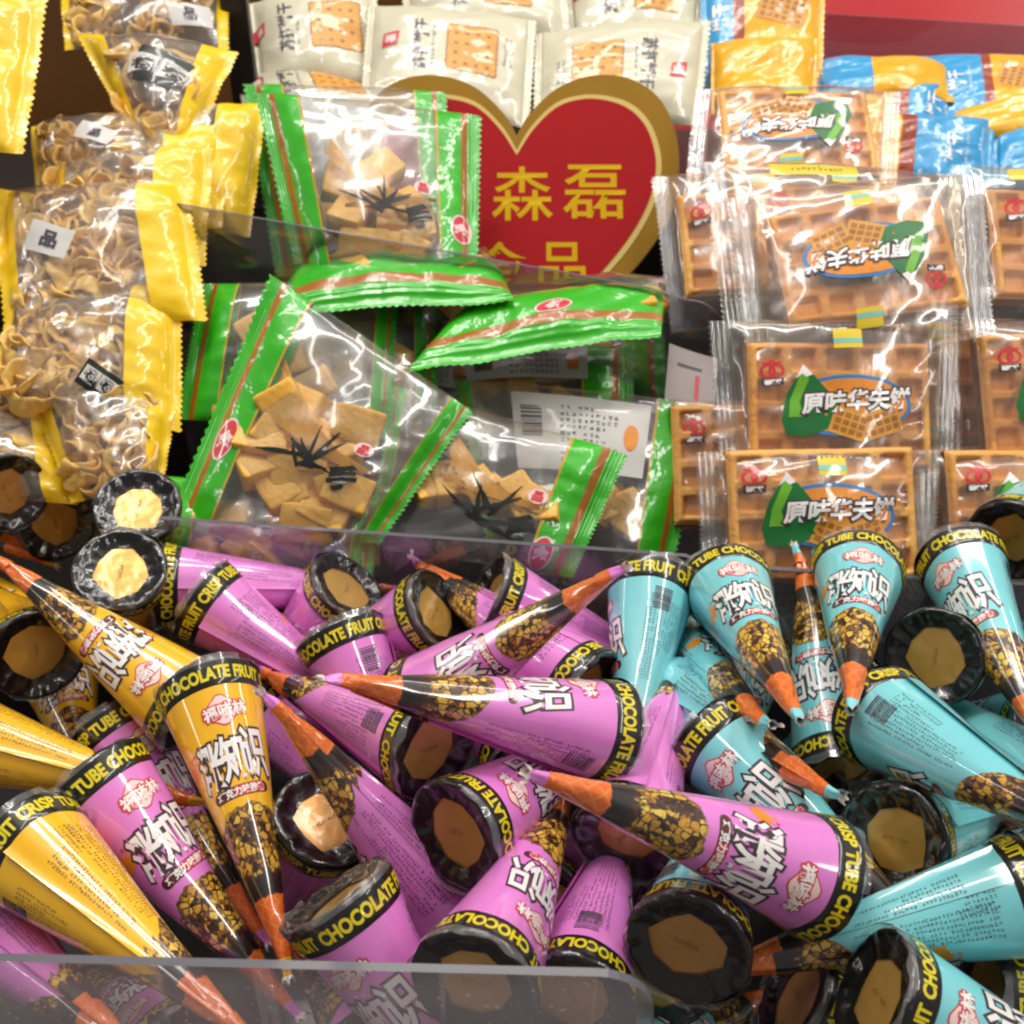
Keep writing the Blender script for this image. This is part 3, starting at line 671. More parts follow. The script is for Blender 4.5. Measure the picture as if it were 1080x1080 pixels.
OVAL = '金林'
def green_pack(pts, T, b, sd, label, brush=True, lab=0, logo=(3.9, -3.), nblk=9, wr=.1, bend=.3, front_label=False):
    q = Pack(pts, T, .05, sd, wr, bend, .55); rng = random.Random(sd * 13 + 1)
    root = thing('snack_bag', label, 'snack bag', q.o, 'green ended bags of fried bean curd snacks')
    for k in (0, 1):
        bw = b[k]
        bm = bmesh.new(); uvl = bm.loops.layers.uv.new('uv')
        if k == 0: q.sheet(bm, 0, bw, max(4, int(60 * bw)), 60, 0, uvl, lambda u, v: (u / bw, v), saw=0)
        else: q.sheet(bm, 1 - bw, 1, max(4, int(60 * bw)), 60, 0, uvl, lambda u, v: ((1 - u) / bw, v), saw=1)
        if logo and k == (1 if logo[0] > 0 else 0):
            x, y = logo
            lg = lambda sh, off, mi: decal(bm, xf(sh, x, y), q.map(off), mi, .3)
            lg(ellipse(.62, .95), .03, 1); lg(ellipse(.52, .84), .04, 2); lg(glyphs('金', .7, .05), .055, 1) 
        finish(bm, 'end_band', ['green', 'pale_pink_ink', 'red_ink'], root)
    bm = bmesh.new()
    q.sheet(bm, b[0], 1 - b[1], 44, 44, 0)
    if brush:
        # ink strokes brushed across the window, and a small red seal
        strokes = [(rng.uniform(-.5, .7), rng.uniform(-.5, .3), rng.uniform(1.3, 2.6), an_ + rng.uniform(-.2, .2), rng.uniform(.07, .15)) for an_ in (.15, .5, .85, 1.3, 1.65, 2.1, 2.45, 2.8, 3.2, -.3)]
        for (sx, sy, ln, an, wd) in strokes:
            pts_ = [(sx, sy)]
            up, dn = [], []
            for k in range(8):
                f = k / 7; cx = sx + ln * f * math.cos(an) + .12 * math.sin(3 * f + an); cy = sy + ln * f * math.sin(an)
                ww = wd * (.5 + .9 * math.sin(PI * min(1, f * .85 + .12)) + .5 * noise.noise(Vector((f * 6, an * 3, sd)))) * (1 - .55 * f)
                up.append((cx - ww * math.sin(an), cy + ww * math.cos(an))); dn.append((cx + ww * math.sin(an), cy - ww * math.cos(an)))
            decal(bm, xf(poly(up + dn[::-1]), .2, -1.6), q.map(.035), 1, .4)
        decal(bm, xf(glyphs('手', 1.3, .1), 2.3, -2.0, .3), q.map(.035), 1, .4)
        decal(bm, xf(ellipse(.5, .42), 2.6, -.1), q.map(.04), 2, .3)
        decal(bm, xf(glyphs('品', .5, .05), 2.6, -.1), q.map(.055), 3, .3)
    finish(bm, 'clear_film', ['film', 'ink', 'pale_pink_ink', 'red_ink'], root)
    if lab:
        bm = bmesh.new(); side = 1 if front_label else -1
        w_, h_ = q.w * .56, q.h * .40
        off = -.12 if not front_label else .03
        mp = q.map(off, side)
        cy = q.h * .24
        decal(bm, rect(w_, h_, 0, cy), q.map(off, side), 0, .5)
        o2 = off + (.02 if side > 0 else -.02)
        decal(bm, xf(barcode(rng, 1.7, 1.0), -w_ * .36, cy + h_ * .12, PI / 2), q.map(o2, side), 1, .5)
        decal(bm, xf(small_print(rng, w_ * .4, h_ * .7, .3, .28), w_ * .05, cy), q.map(o2, side), 1, .8)
        decal(bm, xf(ellipse(.35, .75, w_ * .38, cy), 0, 0), q.map(o2, side), 2, .4)
        finish(bm, 'label_panel', ['label', 'grey_ink', 'orange_ink', 'red_ink'], root)
    for k in range(int(nblk * 1.4)):
        u = .5 + (1 - b[0] - b[1] - .22) * (((k * 37) % 10) / 9 - .5); v = .38 + .5 * ((k * 7 + sd) % nblk) / max(1, nblk - 1) + rng.uniform(-.05, .05)
        q.child(TOFU, 'tofu_block', root, q.inside(u, v, rng.uniform(-.45, .25) * T * .3), q.frame(rng.uniform(0, 6.3), rng.uniform(-.4, .4), rng.uniform(-.4, .4)), rng.uniform(.8, 1.05) * (.8 if T < 2.5 else 1.))
    for k in range(7 if brush else 0):
        u = .36 + .035 * k + rng.uniform(-.03, .03)
        q.child(STRIP, 'snack_strip', root, q.inside(u, .40 + .03 * k, .20 * T + .02 * k), q.frame(-1.0 + .17 * k + rng.uniform(-.1, .1), rng.uniform(-.1, .1)), rng.uniform(.75, 1.05))
    return root

GP = 'green ended snack bag '
green_pack([(268, 95, 63.5), (507, 120, 63.5), (503, 310, 60.3), (318, 312, 60)], 3.2, (.2, .2), 1, GP + 'upright before the red heart sign, brushed ink strokes on its window', logo=(4.7, -2.2))
green_pack([(256, 86, 67.5), (470, 95, 68), (482, 280, 65), (290, 290, 65)], 2.4, (.2, .16), 2, GP + 'peeping out behind the upright one, only corners showing', brush=False, nblk=4, logo=None)
green_pack([(335, 250, 64.8), (286, 325, 57.6), (542, 313, 57.6), (512, 256, 64.8)], 2.2, (.1, .5), 3, GP + 'lying flat below the upright one, shiny end towards the viewer', brush=False, nblk=6, logo=None, wr=.16)
green_pack([(520, 296, 63.8), (428, 386, 55.6), (697, 348, 56.6), (705, 286, 63.8)], 2.4, (.1, .5), 4, GP + 'lying flat, slanted, oval seal on its wide green end', brush=False, nblk=6, logo=(2.2, -.3), wr=.16)
green_pack([(440, 290, 69), (664, 276, 69), (700, 336, 65.8), (470, 345, 65.8)], 2.4, (.1, .24), 5, GP + 'tucked under the lower point of the heart sign', brush=False, nblk=5, logo=None)
green_pack([(284, 287, 56), (498, 432, 55.2), (400, 572, 53.4), (168, 567, 53.6)], 2.8, (.22, .1), 6, GP + 'biggest and nearest, tilted, round red badge on its broad band', logo=(-4.4, -1.4), lab=0, nblk=12)
green_pack([(212, 296, 60), (420, 300, 60.5), (410, 460, 58), (184, 440, 57.5)], 2.2, (.2, .1), 7, GP + 'squeezed between the yellow bags and the nearest tilted bag', brush=False, nblk=4, logo=None)
green_pack([(150, 498, 55), (400, 520, 55), (390, 630, 53), (140, 610, 53)], 2., (.25, .1), 8, GP + 'lowest, mostly behind the acrylic plate under the nearest tilted bag', brush=False, nblk=5, logo=None)
green_pack([(415, 405, 57), (662, 478, 55.6), (604, 608, 53.8), (385, 577, 54.8)], 2.4, (.06, .23), 9, GP + 'beside the nearest one, its orange striped band above the acrylic edge', logo=(3.7, -3.0), nblk=7)
green_pack([(480, 398, 60), (749, 424, 58.6), (704, 622, 56.4), (520, 610, 57.6)], 2.4, (.06, .2), 10, GP + 'with white barcode label, its green band next to the waffle packs', brush=False, lab=1, front_label=True, nblk=7, logo=None)
green_pack([(440, 372, 63), (669, 362, 63), (668, 460, 60.5), (450, 460, 60.5)], 2.2, (.06, .25), 11, GP + 'behind the barcode bag, label out, under the slanted flat one', brush=False, lab=1, front_label=True, nblk=4, logo=None)
green_pack([(370, 368, 64.5), (533, 385, 64), (522, 470, 61.5), (380, 460, 61.5)], 2., (.1, .12), 12, GP + 'deepest, narrow green end between the tilted and the barcode bags', brush=False, lab=1, front_label=True, nblk=3, logo=None)

green_pack([(292, 322, 61.5), (460, 316, 62), (462, 430, 60), (290, 425, 59.5)], 2.2, (.12, .14), 13, GP + 'flat in the shadow under the shiny ended flat one', brush=False, nblk=6, logo=None)
green_pack([(470, 345, 65), (700, 330, 65), (705, 420, 63), (480, 420, 63)], 2.2, (.1, .2), 14, GP + 'farthest under the slanted flat one, next to the paper card', brush=False, nblk=6, logo=None)

# ---------------------------------------------------------------- waffles
def waffle_mesh():
    bm = bmesh.new(); nx, ny = 90, 64; Wd, Hd = 9.0, 6.4; px, py = 5, 4
    def hgt(x, y):
        ax = ((x / Wd + .5) * (px * 1.0 + .22) - .11) % 1.0; ay = ((y / Hd + .5) * (py + .22) - .11) % 1.0
        def pr(a):
            d = min(a, 1 - a); t_ = min(max((d - .13) / .09, 0), 1); return t_ * t_ * (3 - 2 * t_)
        deep = pr(ax) * pr(ay)
        ex = min(1, (Wd / 2 - abs(x)) / .25); ey = min(1, (Hd / 2 - abs(y)) / .25)
        rim = math.sqrt(max(0, min(ex, ey)))
        return (.68 - .31 * deep) * (.55 + .45 * rim)
    def pt(i, j, s):
        x = (i / nx - .5) * Wd; y = (j / ny - .5) * Hd
        w = .05 * noise.noise(Vector((x * .5, y * .5, 3.)))
        c = 1 + .02 * noise.noise(Vector((x * .4, y * .4, 8.)))
        return (x * c, y * c, s * hgt(x, y) + w)
    a = grid(bm, nx, ny, lambda i, j: pt(i, j, 1)); b = grid(bm, nx, ny, lambda i, j: pt(i, j, -1))
    loopa = [a[i][0] for i in range(nx + 1)] + [a[nx][j] for j in range(1, ny + 1)] + [a[i][ny] for i in range(nx - 1, -1, -1)] + [a[0][j] for j in range(ny - 1, 0, -1)]
    loopb = [b[i][0] for i in range(nx + 1)] + [b[nx][j] for j in range(1, ny + 1)] + [b[i][ny] for i in range(nx - 1, -1, -1)] + [b[0][j] for j in range(ny - 1, 0, -1)]
    for k in range(len(loopa)):
        k2 = (k + 1) % len(loopa); bm.faces.new((loopa[k], loopa[k2], loopb[k2], loopb[k])).smooth = True
    return tmp_mesh(bm, 'waffle', ['waffle'])
WAFFLE = waffle_mesh()

def waffle_pack(pts, sd, label, flip=False, strip=True, T=2.6, art=True, yellow_label=False, sc=1.0):
    q = Pack(pts, T, .075, sd, .11, .2, .42, 4.); rng = random.Random(sd)
    root = thing('waffle_pack', label, 'waffle pack', q.o, 'clear packs of square waffles')
    bm = bmesh.new(); q.sheet(bm, .085, .915, 60, 50, 0)
    def put(sh, off, mi, cut=.35): decal(bm, xf(sh, flip=flip), q.map(off), mi, cut)
    G = lambda sh: xf(sh, sc=1.22)
    if art:
        put(G(xf(ellipse(2.55, 1.25), .2, -.1)), .03, 1); put(G(xf(ellipse(2.38, 1.1), .2, -.1)), .04, 2)
        put(G(poly([(-2.5, -.6), (-2.2, .5), (-1.55, 1.55), (-1.1, 1.1), (-.6, .5), (-.1, .1), (-.3, -.9), (-1.6, -1.3), (-2.3, -1.2)])), .05, 3)
        put(G(poly([(-2.1, .2), (-1.55, 1.5), (-1.35, 1.0), (-1.75, .1), (-1.6, -.5), (-2.2, -.5)])), .06, 4)
        put(G(poly([(-1.85, 1.05), (-1.55, 1.62), (-1.2, 1.2), (-1.45, 1.1), (-1.6, 1.25)])), .07, 5)
        for (cx, cy, r) in ((.2, -.85, -.35), (1.55, -.8, .3)):
            put(G(xf(rect(1.5, 1.1), cx, cy, r)), .055, 8)
            put(G(join(*[xf(rect(.24, .2, -.5 + .33 * i, -.3 + .3 * j), cx, cy, r) for i in range(4) for j in range(3)])), .068, 9)
        put(G(xf(glyphs('原味华夫饼', .82, .10, .98, .15), .5, .1, .04)), .075, 10); put(G(xf(glyphs('原味华夫饼', .82, .03, .98, .15), .5, .1, .04)), .09, 5)
    # twin ring emblem with its small caption
    for dx in (-.2, .2): put(xf(join(*[rect(.16, .11, .3 * math.cos(a * PI / 9), .3 * math.sin(a * PI / 9)) for a in range(18)]), -3.3 + dx, 1.75), .05, 6)
    put(xf(join(rect(.9, .1), rect(.3, .1, 0, .12)), -3.3, 2.15), .05, 6)
    put(xf(rect(1.0, .36), -3.3, 1.2), .045, 10); put(xf(glyphs('福味林', .24, .02), -3.3, 1.2), .06, 5)
    put(xf(small_print(rng, 2.6, .25, .28, .3), 3.9, -.2, PI / 2), .045, 11)
    put(xf(small_print(rng, 4.2, .2, .24, .26), .8, q.h * .43), .045, 11)
    if strip:
        for yy in (q.h * .36, -q.h * .33):
            put(xf(rect(1.35, 1.0), .3, yy), .035, 7); put(xf(rect(1.35, .26), .3, yy - .12), .045, 12)
    if yellow_label: put(rect(4.6, .85, -1.2, q.h * .40), .05, 7); put(xf(small_print(rng, 3., .3, .3, .28), -1.2, q.h * .40), .06, 11)
    finish(bm, 'clear_film', ['film_warm', 'blue_ink', 'orange_ink', 'green_ink', 'lime_ink', 'white_ink', 'red_ink', 'sticker', 'cracker', 'cracker_dark', 'dark_ink', 'grey_ink', 'cyan_ink'], root)
    for k in (0, 1):
        bm = bmesh.new()
        q.sheet(bm, 0 if k == 0 else .915, .085 if k == 0 else 1, 14, 60, 0, saw=k, ridge=.035)
        finish(bm, 'end_seal', ['film_crisp'], root)
    q.child(WAFFLE, 'waffle', root, q.inside(.5, .5, .0), q.frame(rng.uniform(-.03, .03)), sc)
    return root
WP = 'clear waffle pack '
waffle_pack([(768, 206, 57.6), (1036, 180, 57.6), (1050, 352, 54.6), (790, 390, 54.6)], 21, WP + 'with upside down green mountain print, front of the upper stack', flip=True)
waffle_pack([(742, 168, 61), (1010, 182, 61), (1020, 330, 58.2), (765, 345, 58.2)], 22, WP + 'with yellow printed strip along its top, right behind the upside down pack', art=False, yellow_label=True)
waffle_pack([(688, 185, 64), (900, 172, 64), (905, 335, 61.4), (708, 350, 61.4)], 23, WP + 'nearest the heart sign, double ring emblem over its waffle corner', art=False)
waffle_pack([(735, 92, 67), (950, 95, 67), (946, 195, 63.6), (722, 205, 63.6)], 24, WP + 'topmost and farthest, tilted back below the yellow packets', flip=True)
waffle_pack([(748, 338, 55.0), (1012, 334, 55.0), (1004, 522, 54.2), (764, 530, 54.2)], 25, WP + 'second from the bottom, mountain emblem upright, below the upside down one')
waffle_pack([(735, 476, 53.2), (992, 474, 53.2), (988, 612, 52.6), (742, 614, 52.6)], 26, WP + 'lowest in the main stack, in shade just above the upright teal cones')
waffle_pack([(1004, 172, 59.5), (1250, 190, 59.5), (1250, 350, 57), (1016, 350, 57)], 27, WP + 'cut by the frame, yellow strip, topmost at the right edge', art=False, yellow_label=True)
waffle_pack([(994, 338, 56.4), (1255, 338, 56.4), (1250, 495, 55.4), (998, 500, 55.4)], 28, WP + 'cut by the frame, middle of the right edge stack')
waffle_pack([(965, 478, 54.4), (1225, 478, 54.4), (1215, 614, 53.4), (968, 608, 53.4)], 29, WP + 'cut by the frame, lowest at right edge behind the kraft disc')

waffle_pack([(852, 335, 59.8), (1100, 335, 59.8), (1095, 482, 58.8), (856, 482, 58.8)], 61, WP + 'deep in the gap between the two stacks, middle height', art=False)
waffle_pack([(690, 420, 58.6), (900, 425, 58.6), (900, 560, 57.6), (700, 560, 57.6)], 62, WP + 'deep beside the barcode bag, mostly behind the main stack', art=False)
waffle_pack([(862, 470, 57.6), (1100, 470, 57.6), (1100, 604, 56.8), (866, 604, 56.8)], 63, WP + 'deep in the gap between the two stacks, lowest', art=False)

# ---------------------------------------------------------------- yellow bags of puffed snacks
def ring_mesh(sd):
    bm = bmesh.new(); n, m = 40, 14; r2 = random.Random(sd)
    sweep = 2 * PI * (.62 if sd == 1 else (1.25 if sd == 2 else 1.0))
    def pt(i, j):
        a = sweep * i / n; b = 2 * PI * j / m; f = i / n
        e = (.2 + .8 * math.sin(PI * (i + .3) / (n + .6)) ** .35)
        tr = .20 + .08 * noise.noise(Vector((i * .25, sd * 3., math.cos(b))))
        hh = (.62 + .2 * noise.noise(Vector((i * .15, sd * 5., 2.)))) * e
        r = (1.25 - .55 * f * (sd != 1)) + .16 * noise.noise(Vector((i * .3, sd, math.sin(b) * 1.2)))
        lean = .35 * math.sin(b) * math.sin(a * 1.5 + sd)
        rr = r + tr * e * math.cos(b) + lean
        return (rr * math.cos(a), rr * math.sin(a) * 1.1, hh * math.sin(b) + .3 * math.sin(a * 2 + sd))
    grid(bm, n, m, pt, 0)
    return tmp_mesh(bm, 'snack_ring', ['snack'])
RINGS = [ring_mesh(k) for k in range(3)]
def yellow_pack(pts, T, b, sd, label, n=22, patch=None):
    q = Pack(pts, T, .05, sd, .16, .4, .5); rng = random.Random(sd)
    root = thing('puffed_snack_bag', label, 'snack bag', q.o, 'yellow ended clear bags of puffed snack rings')
    for k in (0, 1):
        bm = bmesh.new(); bw = b[k]
        q.sheet(bm, 0 if k == 0 else 1 - bw, bw if k == 0 else 1, max(5, int(50 * bw)), 50, 0, saw=k)
        finish(bm, 'end_band', ['ybag'], root)
    bm = bmesh.new(); q.sheet(bm, b[0], 1 - b[1], 40, 40, 0)
    finish(bm, 'clear_film', ['film_crisp'], root)
    if patch:
        u, v, w, h, r, m = patch
        bm = bmesh.new()
        decal(bm, xf(rect(w, h), (u - .5) * q.w, (.5 - v) * q.h, r), q.map(.04), 0, .4)
        decal(bm, xf(glyphs('圈圈' if m == 'ink' else '品', h * .5, .05), (u - .5) * q.w, (.5 - v) * q.h, r), q.map(.06), 1, .4)
        finish(bm, 'label_patch', [m, 'label' if m == 'ink' else 'grey_ink'], root)
    for k in range(int(n * 2.1)):
        u = rng.uniform(b[0] + .06, 1 - b[1] - .06); v = rng.uniform(.14, .9)
        q.child(RINGS[k % 3], 'snack_ring', root, q.inside(u, v, rng.uniform(-.6, .2) * T * .4 * (1 - (2 * v - 1) ** 2 * .7)), q.frame(rng.uniform(0, 6.3), rng.uniform(-.6, .6), rng.uniform(-.6, .6)), rng.uniform(.65, .95))
YP = 'yellow ended puffed snack bag '
yellow_pack([(-190, -20, 61), (48, -15, 61), (22, 158, 57.5), (-200, 160, 57)], 3.2, (.1, .26), 31, YP + 'at the top left corner, wide band hanging down', 14)
yellow_pack([(80, 34, 67), (250, 48, 67), (196, 158, 63.5), (146, 154, 63.5)], 3.0, (.17, .2), 32, YP + 'pinched to a V below, dark label in its middle', 14, (.55, .45, 2.6, 3.2, -.3, 'ink'))
yellow_pack([(150, 116, 66), (280, 104, 66), (262, 246, 63.4), (160, 240, 63.4)], 2.4, (.1, .36), 33, YP + 'beside the upper green bag, broad crumpled yellow end', 8)
yellow_pack([(96, 138, 65), (240, 128, 64.6), (232, 236, 62), (110, 244, 62)], 2.4, (.1, .42), 39, YP + 'second from the upper green bag, dented yellow flap', 8)
yellow_pack([(30, 128, 64.6), (170, 118, 64.4), (176, 205, 62), (36, 215, 62)], 2.6, (.12, .1), 40, YP + 'under the V shaped bag, pale curls and white label', 14, (.55, .4, 2.2, 1.3, -.5, 'label'))
yellow_pack([(52, 168, 62.4), (222, 150, 62), (214, 276, 59.6), (56, 284, 59.6)], 2.8, (.1, .3), 34, YP + 'with bright flap catching the lamps, in mid heap', 18)
yellow_pack([(-6, 200, 60.6), (196, 190, 60), (216, 335, 57.4), (0, 345, 57.4)], 3.2, (.12, .24), 35, YP + 'largest of the heap, full of pale curls, silver label', 34, (.32, .5, 2.6, 1.8, -.45, 'label'))
yellow_pack([(10, 302, 58.4), (190, 300, 58), (188, 452, 55.6), (-16, 420, 55.4)], 3.0, (.07, .26), 42, YP + 'just under the largest, ragged yellow end beside the green bag', 30, (.62, .82, 1.9, 1.5, -.5, 'ink'))
yellow_pack([(-190, 180, 61), (34, 200, 61), (12, 300, 58.6), (-200, 310, 58.4)], 2.6, (.1, .3), 36, YP + 'cut by the left edge, blunt end beside the largest', 16)
yellow_pack([(16, 385, 57), (188, 400, 56.6), (168, 512, 54.4), (72, 528, 54.4)], 2.8, (.16, .14), 37, YP + 'lowest, in shade above the glowing discs', 18)
yellow_pack([(-130, 380, 57.6), (60, 400, 57.6), (80, 530, 55.4), (-120, 520, 55.4)], 2.4, (.1, .16), 38, YP + 'in shade at the left edge over a dark cone', 14)
yellow_pack([(60, -40, 74), (238, -50, 74), (240, 52, 71), (66, 48, 71)], 2.6, (.06, .06), 43, YP + 'dim, hanging behind the V shaped bag at the top edge', 14, (.8, .75, 2.6, 1.6, .1, 'label'))

# ---------------------------------------------------------------- cream cracker packets
def cracker(w, h):
    n = 9; pts = []
    for (x0, y0, x1, y1) in ((-w / 2, -h / 2, w / 2, -h / 2), (w / 2, -h / 2, w / 2, h / 2), (w / 2, h / 2, -w / 2, h / 2), (-w / 2, h / 2, -w / 2, -h / 2)):
        L = math.hypot(x1 - x0, y1 - y0); nx, ny = (y1 - y0) / L, -(x1 - x0) / L
        for k in range(n * 4):
            f = k / (n * 4); o = .09 * abs(math.sin(PI * f * n)); pts.append((x0 + (x1 - x0) * f + nx * o, y0 + (y1 - y0) * f + ny * o))
    return poly(pts)
def cream_packet(pts, sd, label, flip=False, T=2.6):
    q = Pack(pts, T, .045, sd, .10, .2, .45, 4.); rng = random.Random(sd)
    root = thing('cracker_packet', label, 'cracker packet', q.o, 'cream paper cracker packets in the back row')
    bm = bmesh.new(); q.sheet(bm, .06, .94, 50, 40, 0)
    def put(sh, off, mi, cut=.4): decal(bm, xf(sh, flip=flip), q.map(off), mi, cut)
    sgn = 1
    put(xf(cracker(3.4, 3.9), 1.6, .2), .03, 2); put(xf(cracker(3.2, 3.7), 1.6, .16), .04, 1)
    put(join(*[xf(ellipse(.16, .14, .5 + .73 * i, -1.2 + .85 * j, 10)) for i in range(4) for j in range(4)]), .05, 2)
    put(xf(glyphs('苏打饼干', 1.05, .03), -1.9, .3, PI / 2), .04, 3)
    put(xf(small_print(rng, 3.4, .3, .3, .3), -1.0, .2, PI / 2), .04, 3)
    put(xf(small_print(rng, 2.4, .5, .3, .3), 4.0, .6, PI / 2), .04, 3)
    put(xf(poly([(-.55, -.75), (.5, -.5), (.6, .75), (-.5, .6)]), -4.0, .6), .04, 4); put(xf(glyphs('福', .7, .04), -4.0, .6, PI / 2), .055, 5)
    finish(bm, 'wrapper', ['cream_wrap', 'cracker', 'cracker_dark', 'grey_ink', 'red_ink', 'pale_pink_ink'], root)
    for k in (0, 1):
        bm = bmesh.new(); q.sheet(bm, 0 if k == 0 else .94, .06 if k == 0 else 1, 10, 40, 0, saw=k, ridge=.03); finish(bm, 'end_seal', ['cream_wrap'], root)
CK = 'cream cracker packet '
cream_packet([(262, 2, 79), (396, -16, 79), (404, 94, 76), (272, 92, 76)], 41, CK + 'first in the back row beside the dark post')
cream_packet([(388, 4, 77), (566, 20, 77), (558, 134, 73.6), (380, 108, 73.6)], 42, CK + 'directly behind the left lobe of the heart, cracker picture in full view')
cream_packet([(564, 34, 77), (750, 20, 77), (738, 130, 73.6), (563, 132, 73.6)], 43, CK + 'behind the right lobe of the heart, printed upside down with red tag', flip=True)
cream_packet([(420, -52, 82), (594, -42, 82), (602, 46, 79.4), (428, 36, 79.4)], 44, CK + 'in the second row, half hidden behind the middle one')
cream_packet([(592, -50, 83), (744, -46, 83), (738, 52, 80), (602, 58, 80)], 45, CK + 'in the second row against the blue strip')
cream_packet([(250, 82, 77), (404, 96, 76), (424, 122, 73), (258, 120, 73)], 46, CK + 'lying flat under the first, pale edge over the upper green bag')

# ---------------------------------------------------------------- yellow and blue cracker packets
def band_packet(pts, sd, label, stops, art=None, text_u=None, T=1.9):
    q = Pack(pts, T, .045, sd, .12, .2, .5, 4.); rng = random.Random(sd)
    root = thing('biscuit_packet', label, 'biscuit packet', q.o, 'yellow and blue biscuit packets at the back')
    mt = band_wrap_mat('printed_packet_film', stops)
    bm = bmesh.new(); uvl = bm.loops.layers.uv.new('uv')
    q.sheet(bm, .06, .94, 50, 40, 0, uvl, lambda u, v: (u, v))
    if art is not None:
        decal(bm, xf(cracker(3.6, 3.0), art * q.w, .2, -.25), q.map(.03), 1, .4)
        decal(bm, join(*[xf(rect(.35, .3, -1.4 + .55 * i, -1.1 + .5 * j), art * q.w, .2, -.25) for i in range(6) for j in range(5)]), q.map(.045), 2, .5)
        decal(bm, xf(rect(1.5, 1.3), art * q.w + 1.4, 2.2, -.2), q.map(.05), 4, .4); decal(bm, xf(glyphs('福', .9, .03), art * q.w + 1.4, 2.2, -.2), q.map(.065), 3, .4)
    if text_u is not None:
        decal(bm, xf(glyphs('饼干', 1.1, .03), text_u * q.w, -.2, PI / 2), q.map(.04), 3, .4)
        decal(bm, xf(small_print(rng, 3., .3, .3, .3), text_u * q.w + 1., .0, PI / 2), q.map(.04), 3, .5)
    finish(bm, 'wrapper', [mt, 'cracker', 'cracker_dark', 'white_ink', 'red_ink'], root)
    for k in (0, 1):
        bm = bmesh.new(); uvl = bm.loops.layers.uv.new('uv')
        q.sheet(bm, 0 if k == 0 else .94, .06 if k == 0 else 1, 10, 40, 0, uvl, lambda u, v: (u, v), saw=k, ridge=.03); finish(bm, 'end_seal', [mt], root)
YL, BL, RD = 'f0b40c', '2f9fd8', '9c3a16'
BK = 'biscuit packet '
band_packet([(738, -50, 82), (872, -50, 82), (868, 80, 78.6), (742, 96, 78.6)], 51, 'yellow ' + BK + 'standing upright with a blue side strip and cracker picture', [(0, BL), (.24, RD), (.33, YL)], .15, -.36)
band_packet([(750, 44, 78), (864, 38, 78), (862, 116, 75), (750, 118, 75)], 52, 'plain yellow ' + BK + 'with folded end, in front of the upright one', [(0, YL)])
band_packet([(856, 62, 80), (1004, 66, 80), (1008, 104, 77), (860, 106, 77)], 53, 'blue and yellow ' + BK + 'lying flat, highest beside the red wall', [(0, BL), (.4, YL)])
band_packet([(972, 58, 81), (1140, 64, 81), (1140, 134, 77), (982, 122, 77)], 54, 'blue ended yellow ' + BK + 'with cracker picture, cut by the right edge', [(0, BL), (.34, RD), (.4, YL)], .1, -.33)
band_packet([(885, 92, 78.4), (1008, 90, 78.4), (1006, 140, 75.6), (880, 144, 75.6)], 55, 'yellow ' + BK + 'with short blue end, between the flat one and the front one', [(0, YL), (.45, RD), (.58, BL)], None, .3)
band_packet([(895, 124, 75.6), (1050, 124, 75.6), (1047, 196, 73.2), (890, 198, 73.2)], 56, 'front blue ' + BK + 'with yellow left part over the waffle packs', [(0, YL), (.34, RD), (.44, BL)], None, .2)
band_packet([(1046, 128, 76), (1190, 134, 76), (1190, 200, 73.4), (1046, 196, 73.4)], 57, 'plain blue ' + BK + 'cut by the right edge above the glaring waffle pack', [(0, BL)])
band_packet([(996, 98, 79), (1140, 96, 79), (1140, 146, 75.4), (1000, 142, 75.4)], 58, 'crumpled yellow ' + BK + 'sitting on the blue ones at the right edge', [(0, YL)])

# ---------------------------------------------------------------- heart sign
def catmull(pts, n=8):
    out = []
    for k in range(len(pts) - 1):
        p0 = pts[max(0, k - 1)]; p1 = pts[k]; p2 = pts[k + 1]; p3 = pts[min(len(pts) - 1, k + 2)]
        for i in range(n):
            t = i / n
            out.append(tuple(.5 * (2 * b + (c - a) * t + (2 * a - 5 * b + 4 * c - d) * t * t + (3 * b - a - 3 * c + d) * t ** 3) for a, b, c, d in zip(p0, p1, p2, p3)))
    return out + [pts[-1]]
def heart(half):
    h = catmull(half); return [(x, y) for x, y in h] + [(-x, y) for x, y in h[-2:0:-1]]
o_ = W(545, 220, 67.0); ux = Vector((1, 0, 0)); vv_ = W(545, 70, 69.2) - W(545, 350, 65.); vy = vv_.normalized(); nn = ux.cross(vy).normalized()
K = 67.0 / F
KY = vv_.length / 280
def sgn_pts(lst): return [((x) * K, (212 - y) * KY) for x, y in lst]
outer = heart(sgn_pts([(0, 134), (14, 110), (42, 83), (72, 70), (100, 67), (130, 74), (155, 94), (170, 128), (173, 168), (164, 212), (141, 252), (100, 297), (50, 340), (0, 374)]))
mid = heart(sgn_pts([(0, 150), (16, 124), (42, 99), (70, 90), (98, 91), (124, 100), (143, 120), (153, 150), (153, 178), (143, 212), (120, 250), (86, 288), (44, 325), (0, 356)]))
inner = heart(sgn_pts([(0, 156), (18, 128), (43, 104), (70, 95), (96, 96), (120, 105), (138, 124), (147, 151), (147, 178), (137, 210), (115, 246), (82, 284), (42, 320), (0, 350)]))
sign = thing('heart_sign', 'red heart shaped signboard with gold border and yellow characters, standing behind the green bags', 'sign', o_)
def slab(out, z0, z1, name, mat, extra=None):
    bm = bmesh.new()
    f3 = lambda x, y, z: ux * x + vy * y + nn * z
    a = [bm.verts.new(f3(x, y, z1)) for x, y in out]; b = [bm.verts.new(f3(x, y, z0)) for x, y in out]
    bm.faces.new(a); bm.faces.new(b[::-1])
    for k in range(len(a)):
        k2 = (k + 1) % len(a); bm.faces.new((a[k], b[k], b[k2], a[k2]))
    if extra:
        for sh in extra: decal(bm, sh, lambda x, y: f3(x, y, z1 + .02), 1, 2.)
    o = finish(bm, name, mat, sign, smooth=False)
